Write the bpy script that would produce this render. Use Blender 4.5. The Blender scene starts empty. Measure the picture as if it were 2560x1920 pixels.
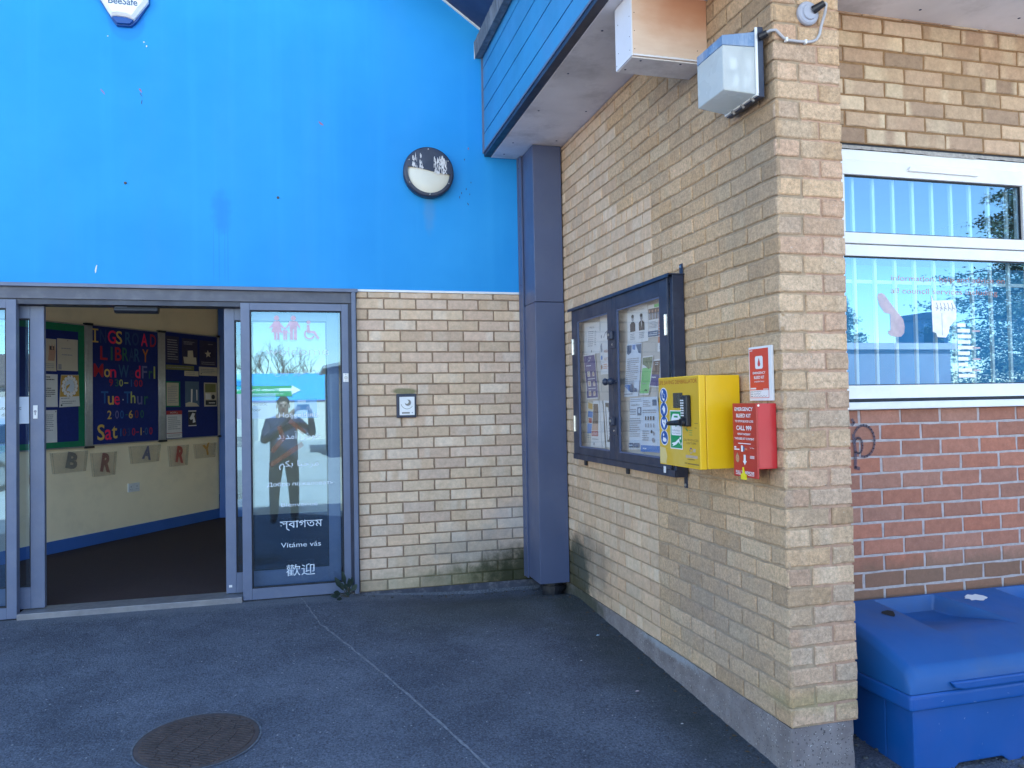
import bpy, bmesh, math, random
from math import radians, sin, cos, pi, sqrt, tan, atan2
from mathutils import Vector, Matrix, noise as mn

random.seed(7)
SC = bpy.context.scene
COL = SC.collection

# ------------------------------------------------------------------ camera
CAMPOS = Vector((-1.7639, -5.4672, 1.2469))
CR = Vector((0.96573513, -0.25887819, -0.0183775))
CU = Vector((0.01132117, -0.02872195, 0.99952333))
CF = Vector((0.25928263, 0.96548285, 0.02480699))
cam = bpy.data.cameras.new('camera')
cam.sensor_width = 36.0
cam.lens = 1947.74 / 2560 * 36
cam.clip_start = 0.02
cam.clip_end = 3000
camo = bpy.data.objects.new('camera', cam)
COL.objects.link(camo)
M3 = Matrix((CR, CU, -CF)).transposed()
camo.matrix_world = Matrix.Translation(CAMPOS) @ M3.to_4x4()
SC.camera = camo

# ------------------------------------------------------------------ light
SUN_EL = radians(39)
SUN_AZ = radians(6)          # from +Y, negative = towards -X
sun_dir = Vector((sin(SUN_AZ) * cos(SUN_EL), cos(SUN_AZ) * cos(SUN_EL), sin(SUN_EL)))
W = bpy.data.worlds.new('World')
SC.world = W
W.use_nodes = True
wt = W.node_tree
for n in list(wt.nodes):
    wt.nodes.remove(n)
wo = wt.nodes.new('ShaderNodeOutputWorld')
wb = wt.nodes.new('ShaderNodeBackground')
sk = wt.nodes.new('ShaderNodeTexSky')
sk.sky_type = 'NISHITA'
sk.sun_disc = False
sk.sun_elevation = SUN_EL
sk.sun_rotation = SUN_AZ
sk.air_density = 1.0
sk.dust_density = 0.1
sk.ozone_density = 1.0
wb.inputs['Strength'].default_value = 0.13
wt.links.new(sk.outputs[0], wb.inputs[0])
wt.links.new(wb.outputs[0], wo.inputs[0])
sl = bpy.data.lights.new('sun', 'SUN')
sl.energy = 5.0
sl.angle = radians(0.53)
sl.color = (1.0, 0.95, 0.87)
so = bpy.data.objects.new('sun', sl)
COL.objects.link(so)
so.rotation_euler = (-sun_dir).to_track_quat('-Z', 'Y').to_euler()
so.location = (0, 0, 30)
SC.view_settings.view_transform = 'Standard'
SC.view_settings.look = 'None'
SC.view_settings.gamma = 1.0
SC.view_settings.exposure = 2.3
SC.render.engine = 'CYCLES'
SC.cycles.use_denoising = True
SC.cycles.max_bounces = 10
SC.cycles.diffuse_bounces = 5
SC.cycles.glossy_bounces = 5
SC.cycles.transparent_max_bounces = 24
SC.cycles.caustics_reflective = False
SC.cycles.caustics_refractive = False

# ------------------------------------------------------------------ helpers
def h2l(h):
    h = h.lstrip('#')
    o = []
    for i in (0, 2, 4):
        c = int(h[i:i + 2], 16) / 255
        o.append(c / 12.92 if c <= .04045 else ((c + .055) / 1.055) ** 2.4)
    return tuple(o)

def rgba(c):
    if isinstance(c, str):
        c = h2l(c)
    return (c[0], c[1], c[2], 1.0)

class Fr:
    """local frame: (a, b, c) -> o + a*ux + b*uy + c*un"""
    def __init__(s, o, ux, uy, un):
        s.o, s.ux, s.uy, s.un = Vector(o), Vector(ux), Vector(uy), Vector(un)
    def __call__(s, p):
        return s.o + s.ux * p[0] + s.uy * p[1] + s.un * p[2]

FAC = Fr((0, 0, 0), (1, 0, 0), (0, 0, 1), (0, -1, 0))          # facade, a = X
SIDE = Fr((0, 0, 0), (0, -1, 0), (0, 0, 1), (-1, 0, 0))        # notice board wall, a = -Y
PIERF = Fr((0, -2.871, 0), (1, 0, 0), (0, 0, 1), (0, -1, 0))
WINF = Fr((0, -2.4277, 0), (1, 0, 0), (0, 0, 1), (0, -1, 0))
IT = Vector((0.55061, 0.83476, 0)).normalized()
LOB = Fr((-3.9326, 2.1666, 0), IT, (0, 0, 1), (IT.y, -IT.x, 0))   # lobby wall with boards

def Flat(z):
    return Fr((0, 0, z), (1, 0, 0), (0, 1, 0), (0, 0, 1))

def off(fr, a=0, b=0, c=0, rot=0):
    ux = fr.ux * cos(rot) + fr.uy * sin(rot)
    uy = -fr.ux * sin(rot) + fr.uy * cos(rot)
    return Fr(fr((a, b, c)), ux, uy, fr.un)

class MB:
    def __init__(s):
        s.v, s.f, s.m, s.c = [], [], [], []
    def add(s, vs, fs, mi=0, col=None, fr=None):
        k = len(s.v)
        s.v += [tuple(fr(p)) if fr else tuple(p) for p in vs]
        for f in fs:
            s.f.append([k + i for i in f]); s.m.append(mi); s.c.append(col)
        return s
    def box(s, x0, x1, y0, y1, z0, z1, mi=0, fr=None, col=None):
        vs = [(x, y, z) for z in (z0, z1) for y in (y0, y1) for x in (x0, x1)]
        return s.add(vs, [(0, 2, 3, 1), (4, 5, 7, 6), (0, 1, 5, 4), (2, 6, 7, 3), (0, 4, 6, 2), (1, 3, 7, 5)], mi, col, fr)
    def quad(s, a0, a1, b0, b1, c=0, mi=0, fr=None):
        return s.add([(a0, b0, c), (a1, b0, c), (a1, b1, c), (a0, b1, c)], [(0, 1, 2, 3)], mi, None, fr)
    def poly(s, pts, c=0, mi=0, fr=None):
        return s.add([(p[0], p[1], c) for p in pts], [tuple(range(len(pts)))], mi, None, fr)
    def prism(s, pts, c0, c1, mi=0, fr=None):
        n = len(pts)
        vs = [(p[0], p[1], c0) for p in pts] + [(p[0], p[1], c1) for p in pts]
        fs = [tuple(range(n))[::-1], tuple(range(n, 2 * n))] + [(i, (i + 1) % n, n + (i + 1) % n, n + i) for i in range(n)]
        return s.add(vs, fs, mi, None, fr)
    def disc(s, a, b, r, c=0, mi=0, fr=None, n=28, ry=None):
        ry = ry or r
        return s.poly([(a + r * cos(2 * pi * i / n), b + ry * sin(2 * pi * i / n)) for i in range(n)], c, mi, fr)
    def ring(s, a, b, r0, r1, c=0, mi=0, fr=None, n=32, t0=0, t1=2 * pi):
        vs, fs = [], []
        for i in range(n + 1):
            t = t0 + (t1 - t0) * i / n
            vs += [(a + r0 * cos(t), b + r0 * sin(t), c), (a + r1 * cos(t), b + r1 * sin(t), c)]
        for i in range(n):
            fs.append((2 * i, 2 * i + 1, 2 * i + 3, 2 * i + 2))
        return s.add(vs, fs, mi, None, fr)
    def cyl(s, p0, p1, r0, r1=None, n=16, mi=0, fr=None, cap=True):
        r1 = r0 if r1 is None else r1
        p0, p1 = Vector(p0), Vector(p1)
        d = (p1 - p0)
        if d.length < 1e-9:
            return s
        d.normalize()
        u = d.orthogonal().normalized(); w = d.cross(u)
        vs = []
        for p, r in ((p0, r0), (p1, r1)):
            for i in range(n):
                t = 2 * pi * i / n
                vs.append(p + u * (r * cos(t)) + w * (r * sin(t)))
        fs = [(i, (i + 1) % n, n + (i + 1) % n, n + i) for i in range(n)]
        if cap:
            fs += [tuple(range(n))[::-1], tuple(range(n, 2 * n))]
        return s.add(vs, fs, mi, None, fr)
    def tube(s, pts, r, n=8, mi=0, fr=None):
        pts = [Vector(p) for p in pts]
        rs = r if isinstance(r, (list, tuple)) else [r] * len(pts)
        vs, fs = [], []
        u = None
        for i, p in enumerate(pts):
            d = (pts[min(i + 1, len(pts) - 1)] - pts[max(i - 1, 0)])
            d = d.normalized() if d.length > 1e-9 else Vector((0, 0, 1))
            u = d.orthogonal().normalized() if u is None else (u - d * u.dot(d)).normalized()
            w = d.cross(u)
            for k in range(n):
                t = 2 * pi * k / n
                vs.append(p + u * (rs[i] * cos(t)) + w * (rs[i] * sin(t)))
        for i in range(len(pts) - 1):
            for k in range(n):
                fs.append((i * n + k, i * n + (k + 1) % n, (i + 1) * n + (k + 1) % n, (i + 1) * n + k))
        fs += [tuple(range(n))[::-1], tuple((len(pts) - 1) * n + k for k in range(n))]
        return s.add(vs, fs, mi, None, fr)
    def sphere(s, c, r, n=14, m=9, mi=0, fr=None, sc=(1, 1, 1)):
        vs = [(c[0], c[1], c[2] - r * sc[2])]
        for j in range(1, m):
            p = -pi / 2 + pi * j / m
            for i in range(n):
                t = 2 * pi * i / n
                vs.append((c[0] + r * sc[0] * cos(p) * cos(t), c[1] + r * sc[1] * cos(p) * sin(t), c[2] + r * sc[2] * sin(p)))
        vs.append((c[0], c[1], c[2] + r * sc[2]))
        fs = [(0, 1 + (i + 1) % n, 1 + i) for i in range(n)]
        for j in range(m - 2):
            for i in range(n):
                a = 1 + j * n
                fs.append((a + i, a + (i + 1) % n, a + n + (i + 1) % n, a + n + i))
        a = 1 + (m - 2) * n
        fs += [(a + i, a + (i + 1) % n, len(vs) - 1) for i in range(n)]
        return s.add(vs, fs, mi, None, fr)
    def text(s, body, a, b, w=None, h=None, mi=0, fr=None, c=0.0006, align='C', bold=0.0, size=None):
        """body fitted into width w and height h (either may be None), centred on (a, b)"""
        vs, fs, W0, H0, cx, cy = text_mesh(body, bold)
        if W0 < 1e-6 or H0 < 1e-6:
            return s
        sx = (w / W0) if w else None
        sy = (h / H0) if h else None
        sx = sx or sy; sy = sy or sx
        ax = {'C': cx, 'L': cx - W0 / 2, 'R': cx + W0 / 2}[align]
        return s.add([(a + (x - ax) * sx, b + (y - cy) * sy, c) for x, y in vs], fs, mi, None, fr)
    def build(s, name, mats, parent=None, bevel=0, segs=2, smooth=False, loc=None, normals=True):
        if not isinstance(mats, (list, tuple)):
            mats = [mats]
        o3 = Vector(parent['_o']) if parent is not None and '_o' in parent else Vector((0, 0, 0))
        me = bpy.data.meshes.new(name)
        base = Vector(loc) if loc is not None else o3
        me.from_pydata([(Vector(p) - base)[:] for p in s.v], [], s.f)
        for m in mats:
            me.materials.append(m)
        for p, mi in zip(me.polygons, s.m):
            p.material_index = min(mi, len(mats) - 1)
        if any(c is not None for c in s.c):
            at = me.color_attributes.new('bc', 'FLOAT_COLOR', 'CORNER')
            for p, c in zip(me.polygons, s.c):
                c = c or (.5, .5, .5)
                for li in p.loop_indices:
                    at.data[li].color = (c[0], c[1], c[2], 1)
        if normals or bevel:
            bm = bmesh.new(); bm.from_mesh(me)
            if normals:
                bmesh.ops.recalc_face_normals(bm, faces=bm.faces[:])
            if bevel:
                ed = [e for e in bm.edges if len(e.link_faces) == 2 and e.calc_face_angle(0) > 0.5]
                bmesh.ops.bevel(bm, geom=ed, offset=bevel, segments=segs, affect='EDGES', profile=.6, clamp_overlap=True)
            bm.to_mesh(me); bm.free()
        if smooth:
            for p in me.polygons:
                p.use_smooth = True
        me.update()
        o = bpy.data.objects.new(name, me)
        COL.objects.link(o)
        if parent is not None:
            o.parent = parent
            o['_o'] = tuple(o3)
        else:
            o.location = base
            o['_o'] = tuple(base)
        return o

_tc = {}
def text_mesh(body, bold=0.0):
    k = (body, bold)
    if k in _tc:
        return _tc[k]
    cu = bpy.data.curves.new('t', 'FONT')
    cu.body = body
    cu.resolution_u = 3
    cu.offset = bold
    ob = bpy.data.objects.new('t', cu)
    COL.objects.link(ob)
    dg = bpy.context.evaluated_depsgraph_get()
    me = bpy.data.meshes.new_from_object(ob.evaluated_get(dg))
    vs = [(v.co.x, v.co.y) for v in me.vertices]
    fs = [tuple(p.vertices) for p in me.polygons]
    bpy.data.objects.remove(ob); bpy.data.curves.remove(cu); bpy.data.meshes.remove(me)
    if vs:
        x0 = min(v[0] for v in vs); x1 = max(v[0] for v in vs)
        y0 = min(v[1] for v in vs); y1 = max(v[1] for v in vs)
    else:
        x0 = x1 = y0 = y1 = 0
    _tc[k] = (vs, fs, x1 - x0, y1 - y0, (x0 + x1) / 2, (y0 + y1) / 2)
    return _tc[k]

def tag(o, label=None, cat=None, group=None, kind=None):
    if label: o['label'] = label
    if cat: o['category'] = cat
    if group: o['group'] = group
    if kind: o['kind'] = kind
    return o

def thing(name, loc, label, cat, group=None):
    o = bpy.data.objects.new(name, None)
    COL.objects.link(o)
    o.location = loc
    o['_o'] = tuple(loc)
    o.empty_display_size = .1
    return tag(o, label, cat, group)

def copy_tree(o, parent=None):
    c = o.copy(); COL.objects.link(c)
    if parent is not None:
        c.parent = parent
    for ch in list(o.children):
        copy_tree(ch, c)
    return c

# ------------------------------------------------------------------ materials
def newmat(name):
    m = bpy.data.materials.new(name)
    m.use_nodes = True
    t = m.node_tree
    for n in list(t.nodes):
        t.nodes.remove(n)
    out = t.nodes.new('ShaderNodeOutputMaterial')
    b = t.nodes.new('ShaderNodeBsdfPrincipled')
    t.links.new(b.outputs[0], out.inputs[0])
    return m, t, b, out

def nd(t, typ, **kw):
    n = t.nodes.new(typ)
    for k, v in kw.items():
        setattr(n, k, v)
    return n

def mixc(t, fac, a, b, blend='MIX'):
    n = nd(t, 'ShaderNodeMix', data_type='RGBA', blend_type=blend)
    for sock, v in ((n.inputs[0], fac), (n.inputs[6], a), (n.inputs[7], b)):
        if hasattr(v, 'links'):
            t.links.new(v, sock)
        elif isinstance(v, (int, float)):
            sock.default_value = v
        else:
            sock.default_value = rgba(v)
    return n.outputs[2]

def mth(t, op, a, b=None, clamp=False):
    n = nd(t, 'ShaderNodeMath', operation=op, use_clamp=clamp)
    for sock, v in zip(n.inputs, (a, b)):
        if v is None:
            continue
        if hasattr(v, 'links'):
            t.links.new(v, sock)
        else:
            sock.default_value = v
    return n.outputs[0]

def ramp(t, fac, stops, interp='LINEAR'):
    n = nd(t, 'ShaderNodeValToRGB')
    n.color_ramp.interpolation = interp
    e = n.color_ramp.elements
    while len(e) < len(stops):
        e.new(0.5)
    for el, (p, c) in zip(e, stops):
        el.position = p
        el.color = rgba(c) if not isinstance(c, (int, float)) else (c, c, c, 1)
    t.links.new(fac, n.inputs[0])
    return n.outputs[0]

def wpos(t):
    g = nd(t, 'ShaderNodeNewGeometry')
    return g.outputs['Position']

def noise(t, vec, scale, detail=4, rough=.55, sc=None):
    if sc:
        mp = nd(t, 'ShaderNodeMapping')
        mp.inputs['Scale'].default_value = sc
        t.links.new(vec, mp.inputs['Vector'])
        vec = mp.outputs[0]
    n = nd(t, 'ShaderNodeTexNoise')
    n.inputs['Scale'].default_value = scale
    n.inputs['Detail'].default_value = detail
    n.inputs['Roughness'].default_value = rough
    t.links.new(vec, n.inputs['Vector'])
    return n.outputs['Fac']

def bump(t, b, hgt, strength=.3, dist=.002):
    n = nd(t, 'ShaderNodeBump')
    n.inputs['Strength'].default_value = strength
    n.inputs['Distance'].default_value = dist
    t.links.new(hgt, n.inputs['Height'])
    t.links.new(n.outputs[0], b.inputs['Normal'])

def blob(t, P, cen, rad, nfac=None, soft=.5, namp=.6):
    """1 inside an ellipsoid with a ragged edge, 0 outside"""
    s1 = nd(t, 'ShaderNodeVectorMath', operation='SUBTRACT'); t.links.new(P, s1.inputs[0]); s1.inputs[1].default_value = cen
    s2 = nd(t, 'ShaderNodeVectorMath', operation='DIVIDE'); t.links.new(s1.outputs[0], s2.inputs[0]); s2.inputs[1].default_value = rad
    s3 = nd(t, 'ShaderNodeVectorMath', operation='LENGTH'); t.links.new(s2.outputs[0], s3.inputs[0])
    d = s3.outputs['Value']
    if nfac is not None:
        d = mth(t, 'ADD', d, mth(t, 'MULTIPLY', mth(t, 'SUBTRACT', nfac, .5), namp * 2))
    mr = nd(t, 'ShaderNodeMapRange', interpolation_type='SMOOTHSTEP')
    t.links.new(d, mr.inputs[0])
    mr.inputs[1].default_value = 1.0 - soft; mr.inputs[2].default_value = 1.0 + soft * .3
    mr.inputs[3].default_value = 1; mr.inputs[4].default_value = 0
    return mr.outputs[0]

def pm(name, col, rough=.5, var=.12, scale=6, bumps=0, bscale=150, metal=0, spec=.5, dirt=None, dirt_amt=.4, dirt_scale=4, stretch=None, coat=0, bdist=.002):
    m, t, b, _ = newmat(name)
    P = wpos(t)
    n1 = noise(t, P, scale, 5, sc=stretch)
    c = rgba(col)
    lo = tuple(x * (1 - var) for x in c[:3]); hi = tuple(min(1, x * (1 + var)) for x in c[:3])
    cc = ramp(t, n1, [(.3, lo), (.7, hi)])
    if dirt is not None:
        n2 = noise(t, P, dirt_scale, 6, .65, sc=stretch)
        cc = mixc(t, ramp(t, n2, [(.5, 0.0), (.72, dirt_amt)]), cc, dirt)
    t.links.new(cc, b.inputs['Base Color'])
    b.inputs['Metallic'].default_value = metal
    b.inputs['Specular IOR Level'].default_value = spec
    n3 = noise(t, P, scale * 2.3, 3)
    r = ramp(t, n3, [(.3, max(0, rough - .07)), (.7, min(1, rough + .09))])
    t.links.new(r, b.inputs['Roughness'])
    if coat:
        b.inputs['Coat Weight'].default_value = coat
        b.inputs['Coat Roughness'].default_value = .08
    if bumps:
        bump(t, b, noise(t, P, bscale, 3), bumps, bdist)
    return m

def glassmat(name, refl=.2, tint=(.75, .85, .88), wob=0.0, dirt=0.03, rc=(1, 1, 1)):
    m = bpy.data.materials.new(name); m.use_nodes = True
    t = m.node_tree
    for n in list(t.nodes):
        t.nodes.remove(n)
    out = nd(t, 'ShaderNodeOutputMaterial')
    tr = nd(t, 'ShaderNodeBsdfTransparent'); tr.inputs[0].default_value = rgba(tint)
    gl = nd(t, 'ShaderNodeBsdfGlossy'); gl.inputs['Roughness'].default_value = 0.0
    gl.inputs[0].default_value = rgba(rc)
    P = wpos(t)
    if wob:
        bp = nd(t, 'ShaderNodeBump'); bp.inputs['Strength'].default_value = wob; bp.inputs['Distance'].default_value = .01
        t.links.new(noise(t, P, 2.2, 1), bp.inputs['Height']); t.links.new(bp.outputs[0], gl.inputs['Normal'])
    lw = nd(t, 'ShaderNodeLayerWeight'); lw.inputs[0].default_value = .5
    f = mth(t, 'POWER', lw.outputs['Facing'], 4.0)
    f = mth(t, 'ADD', mth(t, 'MULTIPLY', f, 1 - refl), refl, True)
    mx = nd(t, 'ShaderNodeMixShader')
    t.links.new(f, mx.inputs[0]); t.links.new(tr.outputs[0], mx.inputs[1]); t.links.new(gl.outputs[0], mx.inputs[2])
    last = mx.outputs[0]
    if dirt:
        df = nd(t, 'ShaderNodeBsdfDiffuse'); df.inputs[0].default_value = (.6, .6, .58, 1)
        m2 = nd(t, 'ShaderNodeMixShader')
        t.links.new(ramp(t, noise(t, P, 5, 6, .7), [(.4, dirt * .3), (.75, dirt * 2)]), m2.inputs[0])
        t.links.new(last, m2.inputs[1]); t.links.new(df.outputs[0], m2.inputs[2]); last = m2.outputs[0]
    t.links.new(last, out.inputs[0])
    return m

def vinyl(name, col, alpha=.7):
    m, t, b, out = newmat(name)
    b.inputs['Base Color'].default_value = rgba(col); b.inputs['Roughness'].default_value = .4
    tr = nd(t, 'ShaderNodeBsdfTransparent')
    mx = nd(t, 'ShaderNodeMixShader')
    P = wpos(t)
    t.links.new(ramp(t, noise(t, P, 30, 3), [(.3, alpha * .85), (.7, min(1, alpha * 1.1))]), mx.inputs[0])
    t.links.new(tr.outputs[0], mx.inputs[1]); t.links.new(b.outputs[0], mx.inputs[2])
    t.links.new(mx.outputs[0], out.inputs[0])
    return m

def brickmat(name, cols, band=None, band_amt=.5, speck=.25, rough=.88, stains=(), bumps=.6, dark=.25, warm=(1, 1, 1)):
    m, t, b, _ = newmat(name)
    P = wpos(t)
    at = nd(t, 'ShaderNodeAttribute'); at.attribute_name = 'bc'
    sp = nd(t, 'ShaderNodeSeparateColor'); t.links.new(at.outputs['Color'], sp.inputs[0])
    cols = [tuple(a_ * b_ for a_, b_ in zip(h2l(c_), warm)) for c_ in cols]
    k = len(cols)
    base = ramp(t, sp.outputs[0], [(i / max(1, k - 1), c) for i, c in enumerate(cols)])
    # pale / dark bands across a brick, as the kiln leaves them
    if band:
        off_ = nd(t, 'ShaderNodeVectorMath', operation='ADD'); t.links.new(P, off_.inputs[0])
        cmb = nd(t, 'ShaderNodeCombineXYZ')
        for i in range(3):
            t.links.new(mth(t, 'MULTIPLY', sp.outputs[1], 17.0 + 5 * i), cmb.inputs[i])
        t.links.new(cmb.outputs[0], off_.inputs[1])
        bn = noise(t, off_.outputs[0], 7.5, 1, .4, sc=(1, 1, .06))
        bf = ramp(t, bn, [(.50, 0.0), (.57, 1.0)])
        bf = mth(t, 'MULTIPLY', bf, mth(t, 'MULTIPLY', sp.outputs[1], band_amt))
        base = mixc(t, bf, base, band)
    br = mth(t, 'ADD', mth(t, 'MULTIPLY', sp.outputs[2], dark * 2), 1 - dark)
    base = mixc(t, 1.0, base, nd_rgb(t, br), 'MULTIPLY')
    n1 = noise(t, P, 26, 6, .65)
    base = mixc(t, 1.0, base, nd_rgb(t, ramp(t, n1, [(.25, .80), (.75, 1.15)])), 'MULTIPLY')
    base = mixc(t, ramp(t, noise(t, P, 48, 3, .75), [(.60, 0.0), (.70, speck)]), base, tuple(x * .5 for x in rgba(cols[0])[:3]))
    n2 = noise(t, P, 190, 2, .6)
    base = mixc(t, ramp(t, n2, [(.62, 0.0), (.72, speck)]), base, tuple(x * .45 for x in rgba(cols[0])[:3]))
    base = mixc(t, ramp(t, noise(t, P, 130, 2, .6), [(.66, 0.0), (.76, speck)]), base, (.62, .6, .55))
    nb = noise(t, P, 9, 6, .7)
    for col, cen, rad, amt, soft in stains:
        base = mixc(t, mth(t, 'MULTIPLY', blob(t, P, cen, rad, nb, soft), amt), base, col)
    base = mixc(t, 1.0, base, nd_rgb(t, ramp(t, noise(t, P, 75, 4, .8), [(.34, 1 - .5 * speck), (.66, 1 + .38 * speck)])), 'MULTIPLY')
    t.links.new(base, b.inputs['Base Color'])
    b.inputs['Roughness'].default_value = rough
    b.inputs['Specular IOR Level'].default_value = .25
    hn = mth(t, 'ADD', noise(t, P, 60, 5, .7), mth(t, 'MULTIPLY', noise(t, P, 320, 2), .35))
    bump(t, b, hn, bumps, .006)
    return m

def nd_rgb(t, v):
    c = nd(t, 'ShaderNodeCombineXYZ')
    for i in range(3):
        t.links.new(v, c.inputs[i])
    return c.outputs[0]

moss = (.030, .040, .012)
stn_fac = [((.22, .24, .24), (-.55, 0, .2), (.5, .3, .2), .5, .9),
           ((.23, .24, .16), (-.9, 0, -.0), (.75, .3, .11), .5, .8),
           ((.30, .33, .37), (-.25, 0, .42), (.3, .3, .16), .4, .9),
           ((.10, .13, .04), (-1.07, 0, 1.345), (.10, .05, .025), .7, .4),
           ((.10, .105, .045), (-.45, 0, .02), (.60, .3, .14), .7, .8),
           ((.028, .033, .016), (-.16, 0, .03), (.48, .3, .22), .92, .6)]
stn_side = [((.03, .035, .014), (0, -.48, .10), (.3, .34, .27), .92, .5),
            ((.10, .105, .10), (0, -.75, .22), (.3, .40, .25), .5, .6),
            ((.20, .21, .24), (0, -2.35, .30), (.3, .65, .45), .30, .95),
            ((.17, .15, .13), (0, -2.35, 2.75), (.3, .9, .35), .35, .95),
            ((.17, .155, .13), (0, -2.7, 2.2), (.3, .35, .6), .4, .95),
            ((.33, .30, .12), (.15, -2.87, .09), (.3, .3, .05), .35, .8)]
M_BF = brickmat('brick_buff_pale', ['#d9c0a6', '#dfc9b0', '#d3b9a0', '#d8c0ae', '#e0ccb6'], band='#e6d6c4', band_amt=.5, speck=.12, warm=(.97, .925, .875), stains=stn_fac, bumps=.35, dark=.1)
M_BN = brickmat('brick_buff_infill', ['#cfb195', '#d5ba9e', '#c9aa8e', '#d3b89e'], band='#deccb4', band_amt=.45, speck=.12, warm=(1, .965, .93), stains=stn_side, bumps=.35, dark=.1)
M_BO = brickmat('brick_buff_old', ['#b39574', '#c2a686', '#ae9478', '#c5aa8c', '#ba9c7c'], band='#ccb698', band_amt=.4, speck=.5, warm=(1.17, 1.11, 1.06), stains=stn_side, bumps=1.0, dark=.13)
M_BP = brickmat('brick_buff_pier', ['#bd9f80', '#c8ac8e', '#c4aa90', '#c0a088', '#c1aa94'], band='#cfbaa2', band_amt=.4, speck=.5, warm=(1.05, 1.01, .97), stains=stn_side[5:], bumps=.9, dark=.14)
M_BT = brickmat('brick_tan', ['#b0967c', '#c3a98e', '#bb9f86', '#a18874', '#c8b199'], band='#d8c4a8', band_amt=.9, speck=.2, bumps=.4, dark=.14)
M_BR = brickmat('brick_red', ['#a86c58', '#b07763', '#a2705f', '#aa7d6c'], speck=.15, bumps=.3, dark=.12,
                stains=[((.17, .12, .08), (1.2, -2.43, .38), (1.6, .3, .14), .6, .6)])
def mortarmat(name, c, stains=()):
    m, t, b, _ = newmat(name)
    P = wpos(t)
    base = ramp(t, noise(t, P, 30, 6, .7), [(.3, tuple(x * .72 for x in rgba(c)[:3])), (.7, tuple(min(1, x * 1.15) for x in rgba(c)[:3]))])
    nb = noise(t, P, 9, 6, .7)
    for col, cen, rad, amt, soft in stains:
        base = mixc(t, mth(t, 'MULTIPLY', blob(t, P, cen, rad, nb, soft), amt), base, col)
    t.links.new(base, b.inputs['Base Color'])
    b.inputs['Roughness'].default_value = .95
    b.inputs['Specular IOR Level'].default_value = .1
    bump(t, b, noise(t, P, 260, 3, .7), .6, .004)
    return m
M_MF = mortarmat('mortar_grey', '#9c8570', stn_fac)
M_MS = mortarmat('mortar_side', '#b39c82', stn_side)
M_MP = mortarmat('mortar_pink', '#bb9a84')
M_MT = mortarmat('mortar_tan', '#96785a')
M_MR = mortarmat('mortar_white', '#b7aeae')

# blue render with wash-out, drip stain and patches
m, t, b, _ = newmat('blue_render'); M_BLUE = m
P = wpos(t)
c = ramp(t, noise(t, P, .9, 4, .6), [(.3, (.006, .262, .66)), (.7, (.020, .325, .74))])
c = mixc(t, ramp(t, noise(t, P, 3.2, 6, .7, sc=(1, 1, .25)), [(.5, 0.0), (.85, .35)]), c, (.05, .30, .74))
c = mixc(t, mth(t, 'MULTIPLY', blob(t, P, (-2.275, 0, 2.55), (.07, .2, .16), noise(t, P, 14, 5), .6), .5), c, (.012, .19, .62))
for xx in (-2.325, -2.29, -2.255, -2.235):
    c = mixc(t, mth(t, 'MULTIPLY', blob(t, P, (xx, 0, 2.27), (.0045, .2, .22), None, .3), .30), c, (.008, .15, .52))
c = mixc(t, mth(t, 'MULTIPLY', blob(t, P, (-.88, 0, 2.62), (.05, .2, .16), noise(t, P, 14, 5), .8), .35), c, (.13, .27, .45))
# unfaded patch left by an older alarm box
c = mixc(t, mth(t, 'MULTIPLY', blob(t, P, (-2.843, 0, 3.78), (.115, .2, .14), None, .15), .55), c, (.010, .205, .70))
c = mixc(t, ramp(t, noise(t, P, 55, 3, .7), [(.68, 0.0), (.8, .4)]), c, (.02, .18, .55))
c = mixc(t, ramp(t, noise(t, P, 6, 5, .6, sc=(1, 1, .03)), [(.52, 0.0), (.78, .22)]), c, (.05, .42, .84))
c = mixc(t, ramp(t, noise(t, P, 2.2, 7, .72), [(.50, 0.0), (.70, .20)]), c, (.006, .24, .64))
t.links.new(c, b.inputs['Base Color']); b.inputs['Roughness'].default_value = .62
b.inputs['Specular IOR Level'].default_value = .35
bump(t, b, mth(t, 'ADD', noise(t, P, 380, 3), noise(t, P, 5, 3)), .10, .002)

M_FASC = pm('fascia_blue', (.045, .27, .52), .45, .10, 3, bumps=.05, bscale=90, dirt=(.09, .25, .50), dirt_amt=.5, dirt_scale=2)
M_NAVY = pm('navy_metal', (.021, .028, .056), .42, .15, 5, dirt=(.12, .13, .17), dirt_amt=.25, dirt_scale=7)
M_NAVYD = pm('navy_soffit', (.030, .05, .13), .55, .15, 4)
M_GREYF = pm('grey_blue_frame', (.120, .150, .235), .42, .08, 4, dirt=(.22, .24, .30), dirt_amt=.25, dirt_scale=9)
M_GREYD = pm('grey_blue_header', (.085, .092, .125), .5, .15, 6, dirt=(.2, .2, .21), dirt_amt=.3, dirt_scale=12)
M_COLM = pm('column_steel', (.078, .100, .185), .38, .12, 1.6, dirt=(.12, .14, .2), dirt_amt=.3, dirt_scale=3)
M_LEAD = pm('lead_flashing', (.15, .15, .16), .6, .3, 30, bumps=.5, bscale=60, stretch=(1, 1, .3), dirt=(.35, .35, .36), dirt_amt=.6, dirt_scale=14)
M_SOFF = pm('soffit_board', (.80, .78, .80), .8, .12, 2.5, dirt=(.28, .27, .27), dirt_amt=.5, dirt_scale=3, bumps=.1)
M_WHITE = pm('white_upvc', (.80, .81, .82), .35, .05, 4, dirt=(.55, .54, .5), dirt_amt=.25, dirt_scale=6)
M_PLAST = pm('white_plastic', (.74, .74, .74), .45, .06, 9)
M_BLACK = pm('black_plastic', (.012, .013, .02), .42, .2, 9)
M_DARK = pm('dark_void', (.006, .006, .008), .9, .1, 9)
M_SEAL = pm('black_gasket', (.008, .010, .018), .6, .1, 9)
M_SILV = pm('silver_strip', (.58, .56, .53), .35, .1, 30, metal=.25)
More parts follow.
